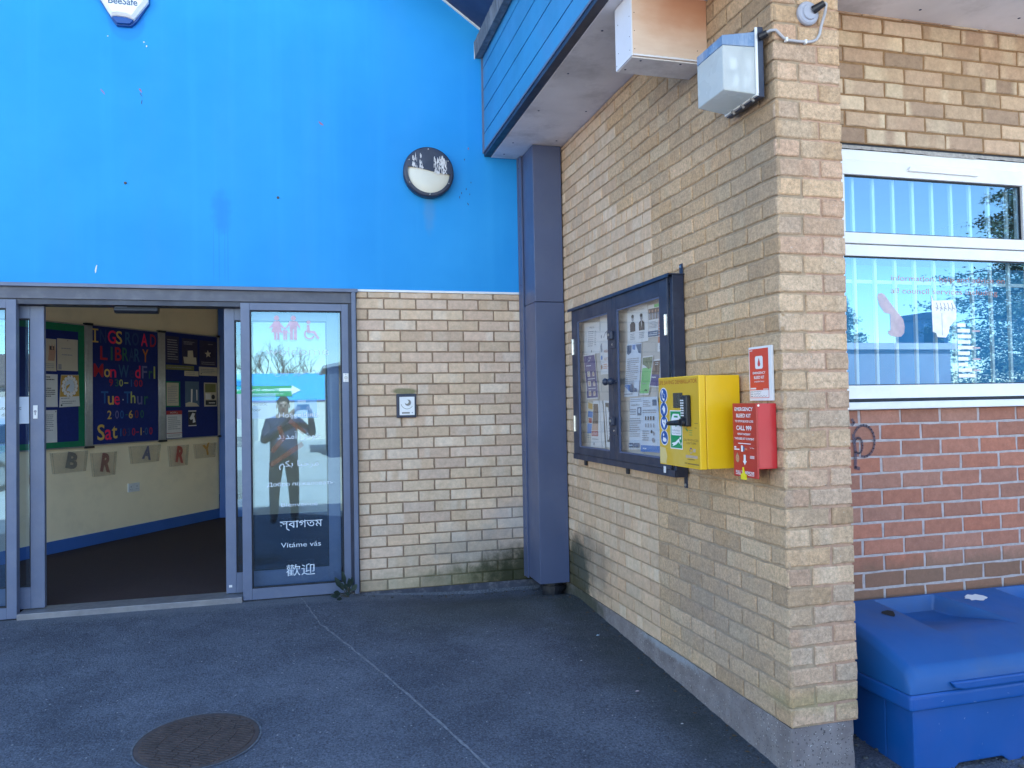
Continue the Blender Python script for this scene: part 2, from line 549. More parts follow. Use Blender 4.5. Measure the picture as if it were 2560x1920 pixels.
M_THR = pm('threshold_metal', (.22, .22, .24), .45, .15, 12, metal=.3, dirt=(.35, .33, .30), dirt_amt=.4)
M_STEEL = pm('bright_steel', (.62, .62, .60), .3, .15, 30, metal=.9, dirt=(.25, .24, .2), dirt_amt=.4, dirt_scale=40)
M_ALU = pm('aluminium', (.42, .41, .40), .38, .12, 12, metal=.6)
M_YEL = pm('yellow_paint', (.83, .50, .005), .38, .04, 3, coat=.2)
M_YELD = pm('yellow_front', (.62, .37, .022), .5, .05, 3, dirt=(.62, .46, .14), dirt_amt=.6, dirt_scale=3)
M_YELW = pm('yellow_worn', (.66, .50, .20), .6, .08, 9)
M_RED = pm('red_plastic', (.56, .022, .028), .35, .07, 5, coat=.2)
M_REDP = pm('red_print', (.46, .035, .024), .45, .05, 5)
M_ORR = pm('orange_red_print', (.62, .06, .03), .5, .05, 5)
M_INKW = pm('ink_white', (.78, .76, .78), .5, .05, 8)
M_INKB = pm('ink_black', (.03, .03, .04), .6, .1, 8)
M_INKG = pm('ink_grey', (.30, .30, .34), .6, .1, 40)
M_INKBR = pm('ink_brown', (.36, .075, .008), .6, .1, 8)
M_SIGNB = pm('sign_blue', (.008, .075, .30), .45, .06, 8)
M_SIGNG = pm('sign_green', (.003, .26, .085), .45, .06, 8)
M_CREAM = pm('cream_paint', (.96, .80, .55), .7, .05, 1.5, bumps=.05, dirt=(.5, .4, .25), dirt_amt=.2)
M_CEIL = pm('white_ceiling', (.84, .82, .76), .9, .05, 2)
M_SKIRT = pm('blue_skirting', (.045, .135, .42), .5, .08, 3)
M_MAT = pm('entrance_matting', (.036, .018, .020), .95, .2, 60, bumps=.8, bscale=500)
M_FELT = pm('navy_felt', (.010, .024, .17), .95, .10, 30, bumps=.2, bscale=600)
M_GREENF = pm('green_border', (.006, .19, .085), .8, .1, 20)
M_PAPER = pm('paper_white', (.72, .70, .70), .7, .05, 6)
M_PAPERB = pm('paper_bluish', (.62, .68, .78), .6, .05, 6)
M_PAPERC = pm('paper_cream', (.60, .54, .44), .7, .06, 6)
M_ACRYL = vinyl('clear_acrylic', (.45, .38, .28), .16)
M_PLY = None
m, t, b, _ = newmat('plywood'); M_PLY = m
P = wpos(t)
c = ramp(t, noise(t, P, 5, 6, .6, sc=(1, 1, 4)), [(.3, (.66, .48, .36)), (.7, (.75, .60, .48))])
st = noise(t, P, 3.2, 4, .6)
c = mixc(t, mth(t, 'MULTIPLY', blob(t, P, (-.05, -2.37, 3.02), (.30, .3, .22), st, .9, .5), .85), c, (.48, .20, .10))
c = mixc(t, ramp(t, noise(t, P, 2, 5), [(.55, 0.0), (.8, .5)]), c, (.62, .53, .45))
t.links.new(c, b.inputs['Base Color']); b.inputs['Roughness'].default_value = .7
bump(t, b, noise(t, P, 40, 4, sc=(1, 1, 8)), .15, .002)
M_PLYW = pm('white_board', (.72, .70, .74), .6, .06, 4, dirt=(.5, .48, .46), dirt_amt=.3)
M_OPAL = pm('opal_diffuser', (.70, .66, .55), .35, .05, 5, coat=.3)
M_LENS = pm('frosted_lens', (.80, .82, .79), .25, .08, 3, coat=.5, dirt=(.58, .62, .62), dirt_amt=.6, dirt_scale=5)
t = M_LENS.node_tree
_o = [n for n in t.nodes if n.type == 'OUTPUT_MATERIAL'][0]; _b = [n for n in t.nodes if n.type == 'BSDF_PRINCIPLED'][0]
_tl = nd(t, 'ShaderNodeBsdfTranslucent'); _tl.inputs[0].default_value = (.85, .88, .88, 1)
_tp = nd(t, 'ShaderNodeBsdfTransparent'); _tp.inputs[0].default_value = (.85, .9, .92, 1)
_m1 = nd(t, 'ShaderNodeMixShader'); _m1.inputs[0].default_value = .42
_m2 = nd(t, 'ShaderNodeMixShader'); _m2.inputs[0].default_value = .16
t.links.new(_b.outputs[0], _m1.inputs[1]); t.links.new(_tl.outputs[0], _m1.inputs[2])
t.links.new(_m1.outputs[0], _m2.inputs[1]); t.links.new(_tp.outputs[0], _m2.inputs[2]); t.links.new(_m2.outputs[0], _o.inputs[0])
M_LENSB = pm('lens_blue_band', (.14, .22, .36), .3, .06, 5, coat=.5, dirt=(.5, .55, .62), dirt_amt=.5, dirt_scale=20, stretch=(1, 1, .2))
M_REFL = pm('lamp_reflector', (.72, .73, .74), .3, .04, 5)
M_BIN = pm('bin_blue', (.0005, .082, .33), .5, .08, 2.5, bumps=.05, bscale=300, dirt=(.03, .09, .33), dirt_amt=.6, dirt_scale=3)
M_BINL = pm('bin_lid_blue', (.002, .088, .30), .55, .1, 2.5, bumps=.08, bscale=250, dirt=(.035, .085, .20), dirt_amt=.8, dirt_scale=2.2)
M_RUST = pm('rusty_iron', (.085, .058, .050), .7, .25, 25, bumps=.4, bscale=120, dirt=(.05, .045, .05), dirt_amt=.5)
M_CONC = None
m, t, b, _ = newmat('plinth_concrete'); M_CONC = m
P = wpos(t)
c = ramp(t, noise(t, P, 9, 5), [(.3, (.17, .14, .14)), (.7, (.27, .24, .24))])
vo = nd(t, 'ShaderNodeTexVoronoi'); vo.inputs['Scale'].default_value = 70; t.links.new(P, vo.inputs['Vector'])
c = mixc(t, mth(t, 'MULTIPLY', ramp(t, vo.outputs['Distance'], [(.26, .9), (.36, 0.0)]), ramp(t, noise(t, P, 1.1, 3), [(.40, .25), (.56, 1.0)])), c, ramp(t, noise(t, P, 140, 1), [(.42, (.04, .04, .05)), (.55, (.22, .17, .15)), (.62, (.55, .53, .52))]))
c = mixc(t, mth(t, 'MULTIPLY', blob(t, P, (0, -1.85, -.012), (.2, .40, .030), noise(t, P, 26, 6, .7), .6, 1.0), .5), c, (.37, .40, .44))
c = mixc(t, mth(t, 'MULTIPLY', blob(t, P, (0, -.6, -.05), (.2, .45, .09), noise(t, P, 12, 5), .6), .85), c, (.035, .04, .018))
t.links.new(c, b.inputs['Base Color']); b.inputs['Roughness'].default_value = .9
bump(t, b, noise(t, P, 120, 4, .7), .6, .005)

# asphalt
def groundmat(name, base_lo, base_hi, grit=.35, green=True):
    m, t, b, _ = newmat(name)
    P = wpos(t)
    c = ramp(t, noise(t, P, 1.7, 8, .72), [(.36, base_lo), (.64, base_hi)])
    c = mixc(t, 1.0, c, nd_rgb(t, ramp(t, noise(t, P, 85, 4, .8), [(.34, .45), (.66, 1.55)])), 'MULTIPLY')
    c = mixc(t, ramp(t, noise(t, P, 6, 9, .78), [(.55, 0.0), (.72, .38)]), c, tuple(x * 1.75 for x in base_hi))
    c = mixc(t, ramp(t, noise(t, P, 2.6, 7, .7), [(.52, 0.0), (.70, .40)]), c, tuple(x * .6 for x in base_lo))
    v1 = nd(t, 'ShaderNodeTexVoronoi'); v1.inputs['Scale'].default_value = 95; v1.inputs['Randomness'].default_value = 1
    t.links.new(P, v1.inputs['Vector'])
    sp = nd(t, 'ShaderNodeSeparateColor'); t.links.new(v1.outputs['Color'], sp.inputs[0])
    pick = ramp(t, sp.outputs[0], [(.70, 0.0), (.76, 1.0)])
    core = ramp(t, v1.outputs['Distance'], [(.22, 1.0), (.38, 0.0)])
    c = mixc(t, mth(t, 'MULTIPLY', mth(t, 'MULTIPLY', pick, core), grit), c, (.34, .33, .34))
    v2 = nd(t, 'ShaderNodeTexVoronoi'); v2.inputs['Scale'].default_value = 34
    t.links.new(P, v2.inputs['Vector'])
    sp2 = nd(t, 'ShaderNodeSeparateColor'); t.links.new(v2.outputs['Color'], sp2.inputs[0])
    c = mixc(t, mth(t, 'MULTIPLY', mth(t, 'MULTIPLY', ramp(t, sp2.outputs[0], [(.86, 0.0), (.88, 1.0)]), ramp(t, v2.outputs['Distance'], [(.10, 1.0), (.17, 0.0)])), .75), c, (.52, .51, .50))
    if green:
        nb = noise(t, P, 4, 6, .7)
        c = mixc(t, mth(t, 'MULTIPLY', blob(t, P, (-.05, -1.75, -.1), (.33, 1.7, .6), nb, .8), .6), c, (.030, .036, .026))
        c = mixc(t, mth(t, 'MULTIPLY', blob(t, P, (-.6, -.55, -.1), (.95, .55, .6), nb, .9), .6), c, (.050, .055, .040))
        c = mixc(t, mth(t, 'MULTIPLY', blob(t, P, (-2.2, -.02, -.03), (1.9, .16, .3), noise(t, P, 18, 5), .7), .5), c, (.20, .21, .23))
        c = mixc(t, mth(t, 'MULTIPLY', blob(t, P, (-2.21, -1.92, -.14), (.33, .33, .3), noise(t, P, 18, 5), .4), .3), c, (.13, .13, .15))
    t.links.new(c, b.inputs['Base Color']); b.inputs['Roughness'].default_value = .9
    b.inputs['Specular IOR Level'].default_value = .3
    bump(t, b, mth(t, 'ADD', noise(t, P, 130, 4, .75), mth(t, 'MULTIPLY', v1.outputs['Distance'], .6)), .9, .008)
    return m
M_ASPH = groundmat('asphalt', (.080, .089, .117), (.136, .148, .184))
M_PAVE = groundmat('sunlit_paving', (.50, .46, .40), (.58, .54, .48), .2, False)

G_DOOR = glassmat('door_glass', .15, (.78, .88, .97), dirt=.010, rc=(.44, .75, 1.0))
G_WIN = glassmat('window_glass', .30, (.74, .88, .96), dirt=.01, rc=(.42, .72, .98))
G_BOARD = glassmat('board_glazing', .045, (.93, .94, .94), dirt=.02)
V_TXT = vinyl('vinyl_pale', (.75, .84, .95), .85)
V_FAINT = vinyl('vinyl_faint', (.80, .88, .95), .35)
V_PINK = vinyl('vinyl_pink', (.92, .50, .62), .6)
V_ORANGE = vinyl('vinyl_orange', (.50, .13, .05), .24)
V_OTXT = vinyl('vinyl_orange_text', (.66, .22, .12), .55)

# ================================================================== SETTING
def gz(x, y):
    if y > 0: return -.03
    if y < -6: return -.372
    z = -.03 + .057 * y
    # the asphalt dips a little towards the corner below the column
    sm = lambda v: max(0, min(1, v)) ** 2 * (3 - 2 * max(0, min(1, v)))
    return z - .072 * sm((x + 1.75) / 1.2) * sm((y + .55) / .5) * (1 if x < .05 else 0)

g = MB()
ys = [14, 0.02, -.0001, -.06, -.12, -.18, -.25, -.32, -.4, -.48, -.56, -.8, -1.5, -3, -4.5, -6, -7.9, -20, -60, -200, -900]
xs = [-900, -200, -60, -20, -8, -4, -1.8, -1.65, -1.5, -1.35, -1.2, -1.05, -.9, -.75, -.6, -.4, -.2, .04, .06, 4, 8, 20, 60, 200, 900]
vv = [(x, y, gz(x, y)) for y in ys for x in xs]
nx = len(xs)
for j in range(len(ys) - 1):
    for i in range(nx - 1):
        k = j * nx + i
        g.add([], [], 0)
        g.f.append([k, k + nx, k + nx + 1, k + 1]); g.m.append(0 if ys[j] > -7.89 else 1); g.c.append(None)
g.v = vv
tag(g.build('ground', [M_ASPH, M_PAVE]), kind='structure')

# pale joint running across the asphalt, towards the camera
jm = MB()
pts = [(-1.79, -.03), (-1.765, -.13), (-1.735, -.30), (-1.68, -.585), (-1.61, -.78), (-1.50, -1.10), (-1.325, -1.636), (-1.2, -2.05), (-1.084, -2.468), (-.96, -2.9), (-.80, -3.5)]
dense = []
for i in range(len(pts) - 1):
    for k in range(14):
        f_ = k / 14
        dense.append((pts[i][0] * (1 - f_) + pts[i + 1][0] * f_, pts[i][1] * (1 - f_) + pts[i + 1][1] * f_))
row = []
for i, (x, y) in enumerate(dense):
    w_ = .0045 + .005 * mn.noise(Vector((i * .35, 2, 0))) + .002 * random.random()
    w_ = max(.0012, w_ * (.7 if y > -.6 else 1))
    jx = .008 * mn.noise(Vector((i * .22, 9, 0))) + random.uniform(-.002, .002)
    row.append(((x + jx - w_, y - .004), (x + jx + w_, y)))
for a_, b_ in zip(row, row[1:]):
    q = [a_[0], a_[1], b_[1], b_[0]]
    jm.add([(p[0], p[1], gz(*p) + .003) for p in q], [(0, 1, 2, 3)])
M_JOINT = pm('joint_filler', (.21, .215, .235), .9, .35, 40, bumps=.5, bscale=200)
tag(jm.build('paving_joint', M_JOINT), kind='structure')

# ------------------------------------------------------------------ brickwork
def brick(mb, fr, a0, a1, b0, b1, c, rag=.0016, cham=.0035, depth=.014, col=None):
    w = a1 - a0
    n = 4 if w > .14 else (2 if w > .06 else 1)
    bot = [a0 + w * i / n for i in range(n + 1)]
    out = [(x, b0) for x in bot] + [(a1, (b0 + b1) / 2)] + [(x, b1) for x in reversed(bot)] + [(a0, (b0 + b1) / 2)]
    J = lambda p, k: (p[0] + random.uniform(-k, k), p[1] + random.uniform(-k, k))
    o1 = [J(p, rag) for p in out]
    ca, cb = (a0 + a1) / 2, (b0 + b1) / 2
    inn = []
    for p in o1:
        dx = cham if p[0] < ca - .45 * w + cham else (-cham if p[0] > ca + .45 * w - cham else 0)
        dy = cham if p[1] < cb - .012 else (-cham if p[1] > cb + .012 else 0)
        inn.append(J((p[0] + dx, p[1] + dy), cham * .25))
    k = len(out)
    tl = random.uniform(-.0012, .0012); tb = random.uniform(-.001, .001)
    fc = lambda p: c + tl * (p[0] - ca) / max(.05, w) + tb * (p[1] - cb) / .03
    vs = [(p[0], p[1], c - depth) for p in o1] + [(p[0], p[1], c - cham * .8) for p in o1] + [(p[0], p[1], fc(p)) for p in inn]
    fs = []
    for i in range(k):
        j = (i + 1) % k
        fs += [(i, j, k + j, k + i), (k + i, k + j, 2 * k + j, 2 * k + i)]
    fs.append(tuple(range(2 * k, 3 * k)))
    mb.add(vs, fs, 0, col, fr)

def wall_rows(mb, fr, a0, a1, b0, rows, jf, ztop=None, rag=.0016, cham=.0035, pro=.0015, keep=None, gap=.005):
    for r in rows:
        z0, z1 = b0 + .075 * r + gap, b0 + .075 * (r + 1) - gap
        if ztop is not None:
            z1 = min(z1, ztop)
        if z1 - z0 < .012:
            continue
        js = [a0 - gap] + [j for j in sorted(jf(r)) if a0 + .02 < j < a1 - .02] + [a1 + gap]
        for p, q in zip(js, js[1:]):
            col = (random.random(), random.random(), random.random())
            if keep and not keep((p + q) / 2, (z0 + z1) / 2):
                continue
            d = random.uniform(-.002, .002)
            brick(mb, fr, p + gap + max(0, d), q - gap + min(0, d), z0, z1, random.uniform(-pro, pro), rag, cham, col=col)

# short facade wall between the doors and the corner
t_ = thing('brick_wall', (-.8, .05, -.03), 'pale buff brick wall with clean joints between the glazed doors and the steel corner column', 'wall')
mb = MB()
wall_rows(mb, FAC, -1.400, -.012, -.030, range(0, 28), lambda r: [-1.211 + .225 * k + (0 if r % 2 == 0 else .1125) for k in range(-3, 9)], ztop=2.038, rag=.0012)
mb.build('brickwork', M_BF, t_)
mb = MB()
mb.box(-1.405, -.004, .0065, .10, -.03, 2.040)
mb.build('mortar', M_MF, t_)
M_PLN = pm('plinth_paint', (.055, .060, .085), .8, .25, 10, bumps=.3, bscale=90, dirt=(.25, .25, .27), dirt_amt=.5, dirt_scale=16)
mb = MB()
mb.box(-1.400, -.004, .006, .09, -.35, -.0315)
mb.build('plinth', M_PLN, t_)

# wing wall with its pier
t_ = thing('brick_wall', (0, -2.6, 0), 'weathered buff brick side wall and pier carrying the notice board and yellow cabinet', 'wall')
old, inf, pier, mor, mor2 = MB(), MB(), MB(), MB(), MB()
PA = 2.871
jside = lambda r: [PA - ((.22 if r % 2 else .1075) + .225 * k) for k in range(0, 14)]
jinf = lambda r: [1.755 - ((.108 if r % 2 else .22) + .225 * k) for k in range(0, 9)]
wall_rows(old, SIDE, 1.760, PA, 0, range(0, 31), jside, rag=.0026, cham=.0045, pro=.0012)
wall_rows(inf, SIDE, .012, 1.750, 0, range(0, 30), jinf, rag=.0013, cham=.0034, pro=.001)
wall_rows(inf, SIDE, .012, 1.750, 0, [30], lambda r: [.012 + .075 * k for k in range(0, 24)] , rag=.0013, cham=.003, pro=.001)
wall_rows(old, SIDE, .012, PA, 0, range(31, 41), jside, ztop=3.03, rag=.0024, cham=.0045, pro=.0012, keep=lambda a, z: a > 1.25)
wall_rows(inf, SIDE, .012, PA, 0, range(31, 41), jside, ztop=3.03, rag=.0016, cham=.0036, pro=.001, keep=lambda a, z: a <= 1.25)
PW = .298
wall_rows(pier, PIERF, .0, PW, 0, range(0, 41), lambda r: [.1075 if r % 2 else .195], ztop=3.03, rag=.0026, cham=.005, pro=.0012)
old.build('brickwork', M_BO, t_)
inf.build('infill_brickwork', M_BN, t_)['label'] = 'paler smoother buff brick infill beside the corner column'
pier.build('pier_brickwork', M_BP, t_)
mor.box(.0068, .12, -2.864, -.004, .0, 3.034)
mor.build('mortar', M_MS, t_)
mor2.box(.1205, PW - .006, -2.8642, -2.40, .0, 3.034)
mor2.build('pier_mortar', M_MP, t_)
mb = MB()
# concrete plinth: an irregular strip, a little back from the brick face
path = [(.004, -.004 - 2.850 * i / 110, -1, 0) for i in range(111)] + [(.0055, -2.8585, -.9, -.4), (.009, -2.862, -.7, -.7), (.013, -2.8635, -.4, -.9)] + [(.018 + .256 * i / 16, -2.864, 0, -1) for i in range(17)] + [(.278, -2.861, .7, -.7), (.279, -2.85, 1, 0), (.279, -2.40, 1, 0)]
zs = (-.5, -.28, -.22, -.17, -.13, -.10, -.07, -.045, -.02, -.001)
vs, fs = [], []
for (x, y, nx_, ny_) in path:
    for z in zs:
        k_ = .005 * mn.noise(Vector((y * 11 + x * 13, z * 17, 3))) + .003 * mn.noise(Vector((y * 40 + x * 40, z * 44, 8)))
        vs.append((x + nx_ * k_, y + ny_ * k_, z))
m_ = len(zs)
for i in range(len(path) - 1):
    for k in range(m_ - 1):
        fs.append((i * m_ + k, (i + 1) * m_ + k, (i + 1) * m_ + k + 1, i * m_ + k + 1))
mb.add(vs, fs)
mb.add([(p[0], p[1], -.0012) for p in path], [tuple(range(len(path)))])
mb.build('plinth', M_CONC, t_)

# recessed wall with the window
t_ = thing('brick_wall', (1.6, -2.35, 0), 'recessed wall beside the pier, tan brick above the window and red brick below', 'wall')
tan_, red = MB(), MB()
wall_rows(tan_, WINF, .20, 3.6, 2.4235, range(0, 9), lambda r: [.216 + .2255 * k + (0 if r % 2 == 1 else .1125) for k in range(0, 16)], ztop=3.046, rag=.0022, cham=.004, pro=.0015)
wall_rows(red, WINF, .20, 3.6, -.306, range(0, 20), lambda r: [.1346 + .225 * k + (0 if r % 2 == 0 else .1125) for k in range(0, 17)], ztop=1.186, rag=.0018, cham=.003, gap=.0052, pro=.0008)
tan_.build('upper_brickwork', M_BT, t_)
red.build('lower_brickwork', M_BR, t_)
mb = MB(); mb.box(.19, 3.6, -2.4225, -2.30, 2.424, 3.046); mb.build('upper_mortar', M_MT, t_)
mb = MB(); mb.box(.19, 3.6, -2.4250, -2.30, -.6, 1.186); mb.build('lower_mortar', M_MR, t_)
mb = MB(); mb.box(2.75, 3.6, -2.4245, -2.30, 1.186, 2.4235); mb.build('side_mortar', M_MT, t_)

# graffiti tag on the red brick
gm = MB()
def strip(mb, pts, w, c, fr, mi=0):
    for i in range(len(pts) - 1):
        p, q = Vector(pts[i]), Vector(pts[i + 1])
        d = (q - p); L = d.length
        if L < 1e-6: continue
        n_ = Vector((-d.y, d.x)) / L * w / 2
        e_ = d / L * w * .25
        p2, q2 = p - e_, q + e_
        mb.add([(p2.x - n_.x, p2.y - n_.y, c), (q2.x - n_.x, q2.y - n_.y, c), (q2.x + n_.x, q2.y + n_.y, c), (p2.x + n_.x, p2.y + n_.y, c)], [(0, 1, 2, 3)], mi, None, fr)
cx, cz = .715, 1.045
strip(gm, [(cx + .058 * cos(t0), cz + .072 * sin(t0)) for t0 in [2.6 - .26 * i for i in range(18)]], .011, .004, WINF)
strip(gm, [(cx - .03 + .022 * cos(t0), cz - .02 + .036 * sin(t0)) for t0 in [2.8 - .35 * i for i in range(15)]], .010, .0043, WINF)
strip(gm, [(cx - .055, cz + .03), (cx - .047, cz - .05), (cx - .05, cz - .12), (cx - .03, cz - .125)], .016, .0046, WINF)
strip(gm, [(cx - .06, cz + .10), (cx - .05, cz + .085), (cx - .06, cz + .075)], .012, .0046, WINF)
V_GRAF = vinyl('faded_spray_paint', (.025, .025, .075), .72)
tag(gm.build('graffiti', V_GRAF), 'faded navy looping spray paint scrawl on red brick under the window corner', 'graffiti')

# ------------------------------------------------------------------ blue facade
gable = lambda x: 5.63 - .70 * abs(x + 2.85)
t_ = thing('rendered_wall', (-2.85, .1, 2.05), 'smooth bright blue rendered gable wall above the glazed entrance doors', 'wall')
mb = MB()
mb.prism([(-6.2, 2.0555), (-.004, 2.0555), (-.004, gable(-.004)), (-2.85, 5.63), (-6.2, gable(-6.2))], 0.0, -.14, fr=FAC)
mb.build('render', M_BLUE, t_)
mb = MB()
mb.box(-1.395, -.205, -.006, .02, 2.0405, 2.0555)
mb.build('bottom_trim', M_WHITE, t_)
# paint chips, screw heads and scuffs seen on the render
def chip(mb, px, pz, w, h, lean=0, mi=0, c=.0009):
    n = 7
    pts = []
    for i in range(n):
        t0 = 2 * pi * i / n
        r = random.uniform(.6, 1.1)
        pts.append((px + w * r * cos(t0) + lean * sin(t0), pz + h * r * sin(t0)))
    mb.poly(pts, c, mi, FAC)
FX = lambda px, py: None
ch = MB()
for (px, pz, w, h, ln, mi) in ((-2.986, 3.30, .006, .02, -.012, 0), (-2.762, 3.325, .008, .018, -.006, 0), (-2.759, 3.297, .003, .014, -.008, 1), (-2.755, 3.252, .0035, .018, .002, 1),
                               (-1.622, 3.196, .010, .02, -.016, 0), (-3.03, 2.155, .006, .03, .004, 2),
                               (-.62, 3.01, .004, .01, 0, 1), (-.645, 2.765, .004, .010, 0, 1), (-.61, 2.795, .004, .010, 0, 1), (-.585, 2.76, .003, .008, 0, 1), (-.60, 2.69, .004, .014, -.006, 1), (-.575, 2.845, .003, .007, 0, 1),
                               (-.66, 2.735, .003, .01, 0, 1), (-.59, 3.09, .006, .012, 0, 0), (-2.74, 3.648, .005, .006, 0, 2), (-2.955, 3.665, .005, .005, 0, 2), (-2.725, 3.622, .005, .007, 0, 2)):
    chip(ch, px, pz, w, h, ln, mi)
M_CHIP = pm('exposed_pink_undercoat', (.30, .16, .26), .8, .2, 50)
ch.build('paint_chips', [M_CHIP, M_NAVYD, M_PAPER], t_)
for (px, pz) in ((-2.856, 2.715), (-1.912, 2.668)):
    s_ = MB()
    s_.cyl((px, -.008, pz), (px, .002, pz), .0075, .009, 10)
    s_.build('screw', M_RUST, t_)

# ------------------------------------------------------------------ corner column
t_ = thing('steel_column', (-.11, -.18, 0), 'grey blue boxed steel column in the corner between both brick walls', 'column')
mb = MB()
mb.box(-.214, -.008, -.352, -.004, 1.944, 3.033)
mb.build('upper_casing', M_COLM, t_, bevel=.004)
mb = MB()
mb.box(-.217, -.006, -.356, -.004, .010, 1.940)
mb.build('lower_casing', M_COLM, t_, bevel=.004)
mb = MB()
mb.box(-.232, -.2175, -.030, -.003, 0.0, 3.032)
mb.box(-.2285, -.2175, -.095, -.0305, 0.0, 3.03)
mb.build('edge_trim', M_COLM, t_, bevel=.002)
mb = MB()
mb.cyl((-.085, -.22, -.11), (-.085, -.22, .009), .075, .075, 20)
mb.cyl((-.085, -.22, -.055), (-.085, -.22, -.022), .092, .092, 20)
mb.build('base_stub', M_BLACK, t_)
for z in (.35, .9, 1.5, 2.1, 2.6, 2.95):
    s_ = MB(); s_.sphere((-.2295, -.06, z), .006, 8, 5); s_.build('rivet', M_COLM, t_)

# ------------------------------------------------------------------ roofs
t_ = thing('gable_roof', (-2.85, 0, 5.0), 'navy edged sloping gable roof just above the blue wall', 'roof')
mb = MB(); mb2 = MB(); mb3 = MB()
for sgn in (1, -1):
    xe = -2.85 + sgn * 3.4
    ze = 5.63 - .70 * 3.4
    if sgn == 1:
        xe = -.20; ze = gable(-.20)
    for mbx, dz0, dz1, y0, y1 in ((mb, .02, .22, -.60, 9.0), (mb2, .0, .0185, -.595, -.002), (mb3, -.014, -.0015, -.016, -.001)):
        pts = [(-2.85, 5.63 + dz0), (xe, ze + dz0), (xe, ze + dz1), (-2.85, 5.63 + dz1)]
        mbx.prism(pts, -y0, -y1, fr=FAC)
mb.build('roof_slab', M_NAVY, t_)
mb2.build('verge_soffit', M_NAVYD, t_)
mb3.build('verge_trim', M_WHITE, t_)

t_ = thing('wing_roof', (1.5, -1.5, 3.05), 'flat wing roof with blue boarded fascia and grey soffit over the brick pier', 'roof')
SO = [( -.424, -3.32), (4.2, -3.32), (4.2, -2.2), (.5, -2.2), (.5, -.004), (-.424, -.004)]
mb = MB(); mb.prism(SO, 3.036, 3.060, fr=Flat(0)); mb.build('soffit', M_SOFF, t_)
mb = MB(); mb.box(-.474, -.4245, -3.37, -.004, 3.0395, 3.0655); mb.build('drip_board', M_NAVY, t_)
mb = MB(); mb.box(-.424, 4.2, -3.37, -3.3205, 3.0395, 3.0655); mb.build('drip_board', M_NAVY, t_)
mb = MB()
mb.box(-.480, -.4745, -3.376, -.004, 3.066, 3.080)
mb.build('edge_bead', M_GREYF, t_)
gr = [3.082, 3.205, 3.372, 3.522, 3.683, 3.80]
for a_, b_ in zip(gr, gr[1:]):
    mb = MB()
    mb.box(-.474, -.446, -3.37, -.012, a_ + .004, b_ - .004)
    mb.build('fascia_board', M_FASC, t_, bevel=.0025)
mb = MB(); mb.box(-.444, -.43, -3.36, -.012, 3.0905, 3.80); mb.build('fascia_backing', M_SEAL, t_)
mb = MB(); mb.box(-.486, -.4445, -.0115, -.003, 3.062, 3.772); mb.build('end_trim', M_GREYF, t_)
mb = MB()
vs, fs = [], []
n = 160
for i in range(n + 1):
    y = -.003 - 3.40 * i / n
    w_ = .004 * mn.noise(Vector((y * 22, 1, 0))) + .003 * mn.noise(Vector((y * 60, 4, 0)))
    vs += [(-.482, y, 3.757), (-.530 + w_ * .6, y, 3.757 + w_ * .5), (-.534 + w_, y, 3.815), (-.536 - w_, y, 3.873 + w_), (-.50, y, 3.885)]
for i in range(n):
    for k in range(4):
        fs.append((i * 5 + k, i * 5 + k + 1, (i + 1) * 5 + k + 1, (i + 1) * 5 + k))
mb.add(vs, fs)
mb.add([(-.482, -.003, 3.757), (-.530, -.003, 3.757), (-.534, -.003, 3.815), (-.536, -.003, 3.873), (-.50, -.003, 3.885)], [(0, 1, 2, 3, 4)])
mb.build('lead_flashing', M_LEAD, t_)
mb = MB(); mb.box(-.536, -.530, -.0028, -.0008, 3.750, 3.876); mb.build('flashing_trim', M_WHITE, t_)
mb = MB(); mb.prism([(-.44, -3.36), (4.2, -3.36), (4.2, 9.0), (.1, 9.0), (.1, -.01), (-.44, -.01)], 3.81, 3.95, fr=Flat(0)); mb.build('roof_deck', M_NAVY, t_)
for (x, y) in ((-.35, -.35), (-.07, -.45), (-.35, -.95), (-.06, -1.0), (-.35, -1.5), (-.35, -2.0), (-.08, -1.7), (1.02, -2.52), (1.55, -2.56), (.6, -2.56), (-.35, -.10)):
    mb = MB(); mb.cyl((x, y, 3.0345), (x, y, 3.0365), .0065, .0065, 8); mb.build('soffit_screw', M_NAVYD, t_)
# end walls that close the wing behind (sunlight must come over the roof)
t_ = thing('brick_wall', (4.15, 3, 0), 'plain tan brick end wall of the wing beyond the window', 'wall')
mb = MB(); mb.box(3.62, 4.1, -2.42, 9.0, -.5, 3.03); mb.build('brickwork', M_MT, t_)

# ------------------------------------------------------------------ entrance
t_ = thing('entrance_frame', (-2.9, 0, 0), 'grey blue metal head and side posts framing the whole glazed entrance', 'door frame')
mb = MB(); mb.box(-5.2, -1.437, -.012, .14, 1.957, 2.030); mb.build('header', M_GREYD, t_, bevel=.002)
mb = MB(); mb.box(-5.2, -1.392, -.040, .0, 2.0305, 2.0535); mb.build('head_trim', M_GREYF, t_, bevel=.002)
mb = MB(); mb.box(-5.2, -1.4375, .004, .16, 1.925, 1.9565); mb.build('door_track', M_NAVY, t_)
mb = MB(); mb.box(-1.4365, -1.408, -.040, .12, -.028, 2.030); mb.build('side_post', M_GREYF, t_, bevel=.002)
mb = MB(); mb.box(-1.4075, -1.4005, -.006, .1, -.026, 2.030); mb.build('seal', M_NAVY, t_)
mb = MB(); mb.box(-3.478, -2.164, -.022, .17, -.06, .006); mb.build('threshold', M_THR, t_, bevel=.004)

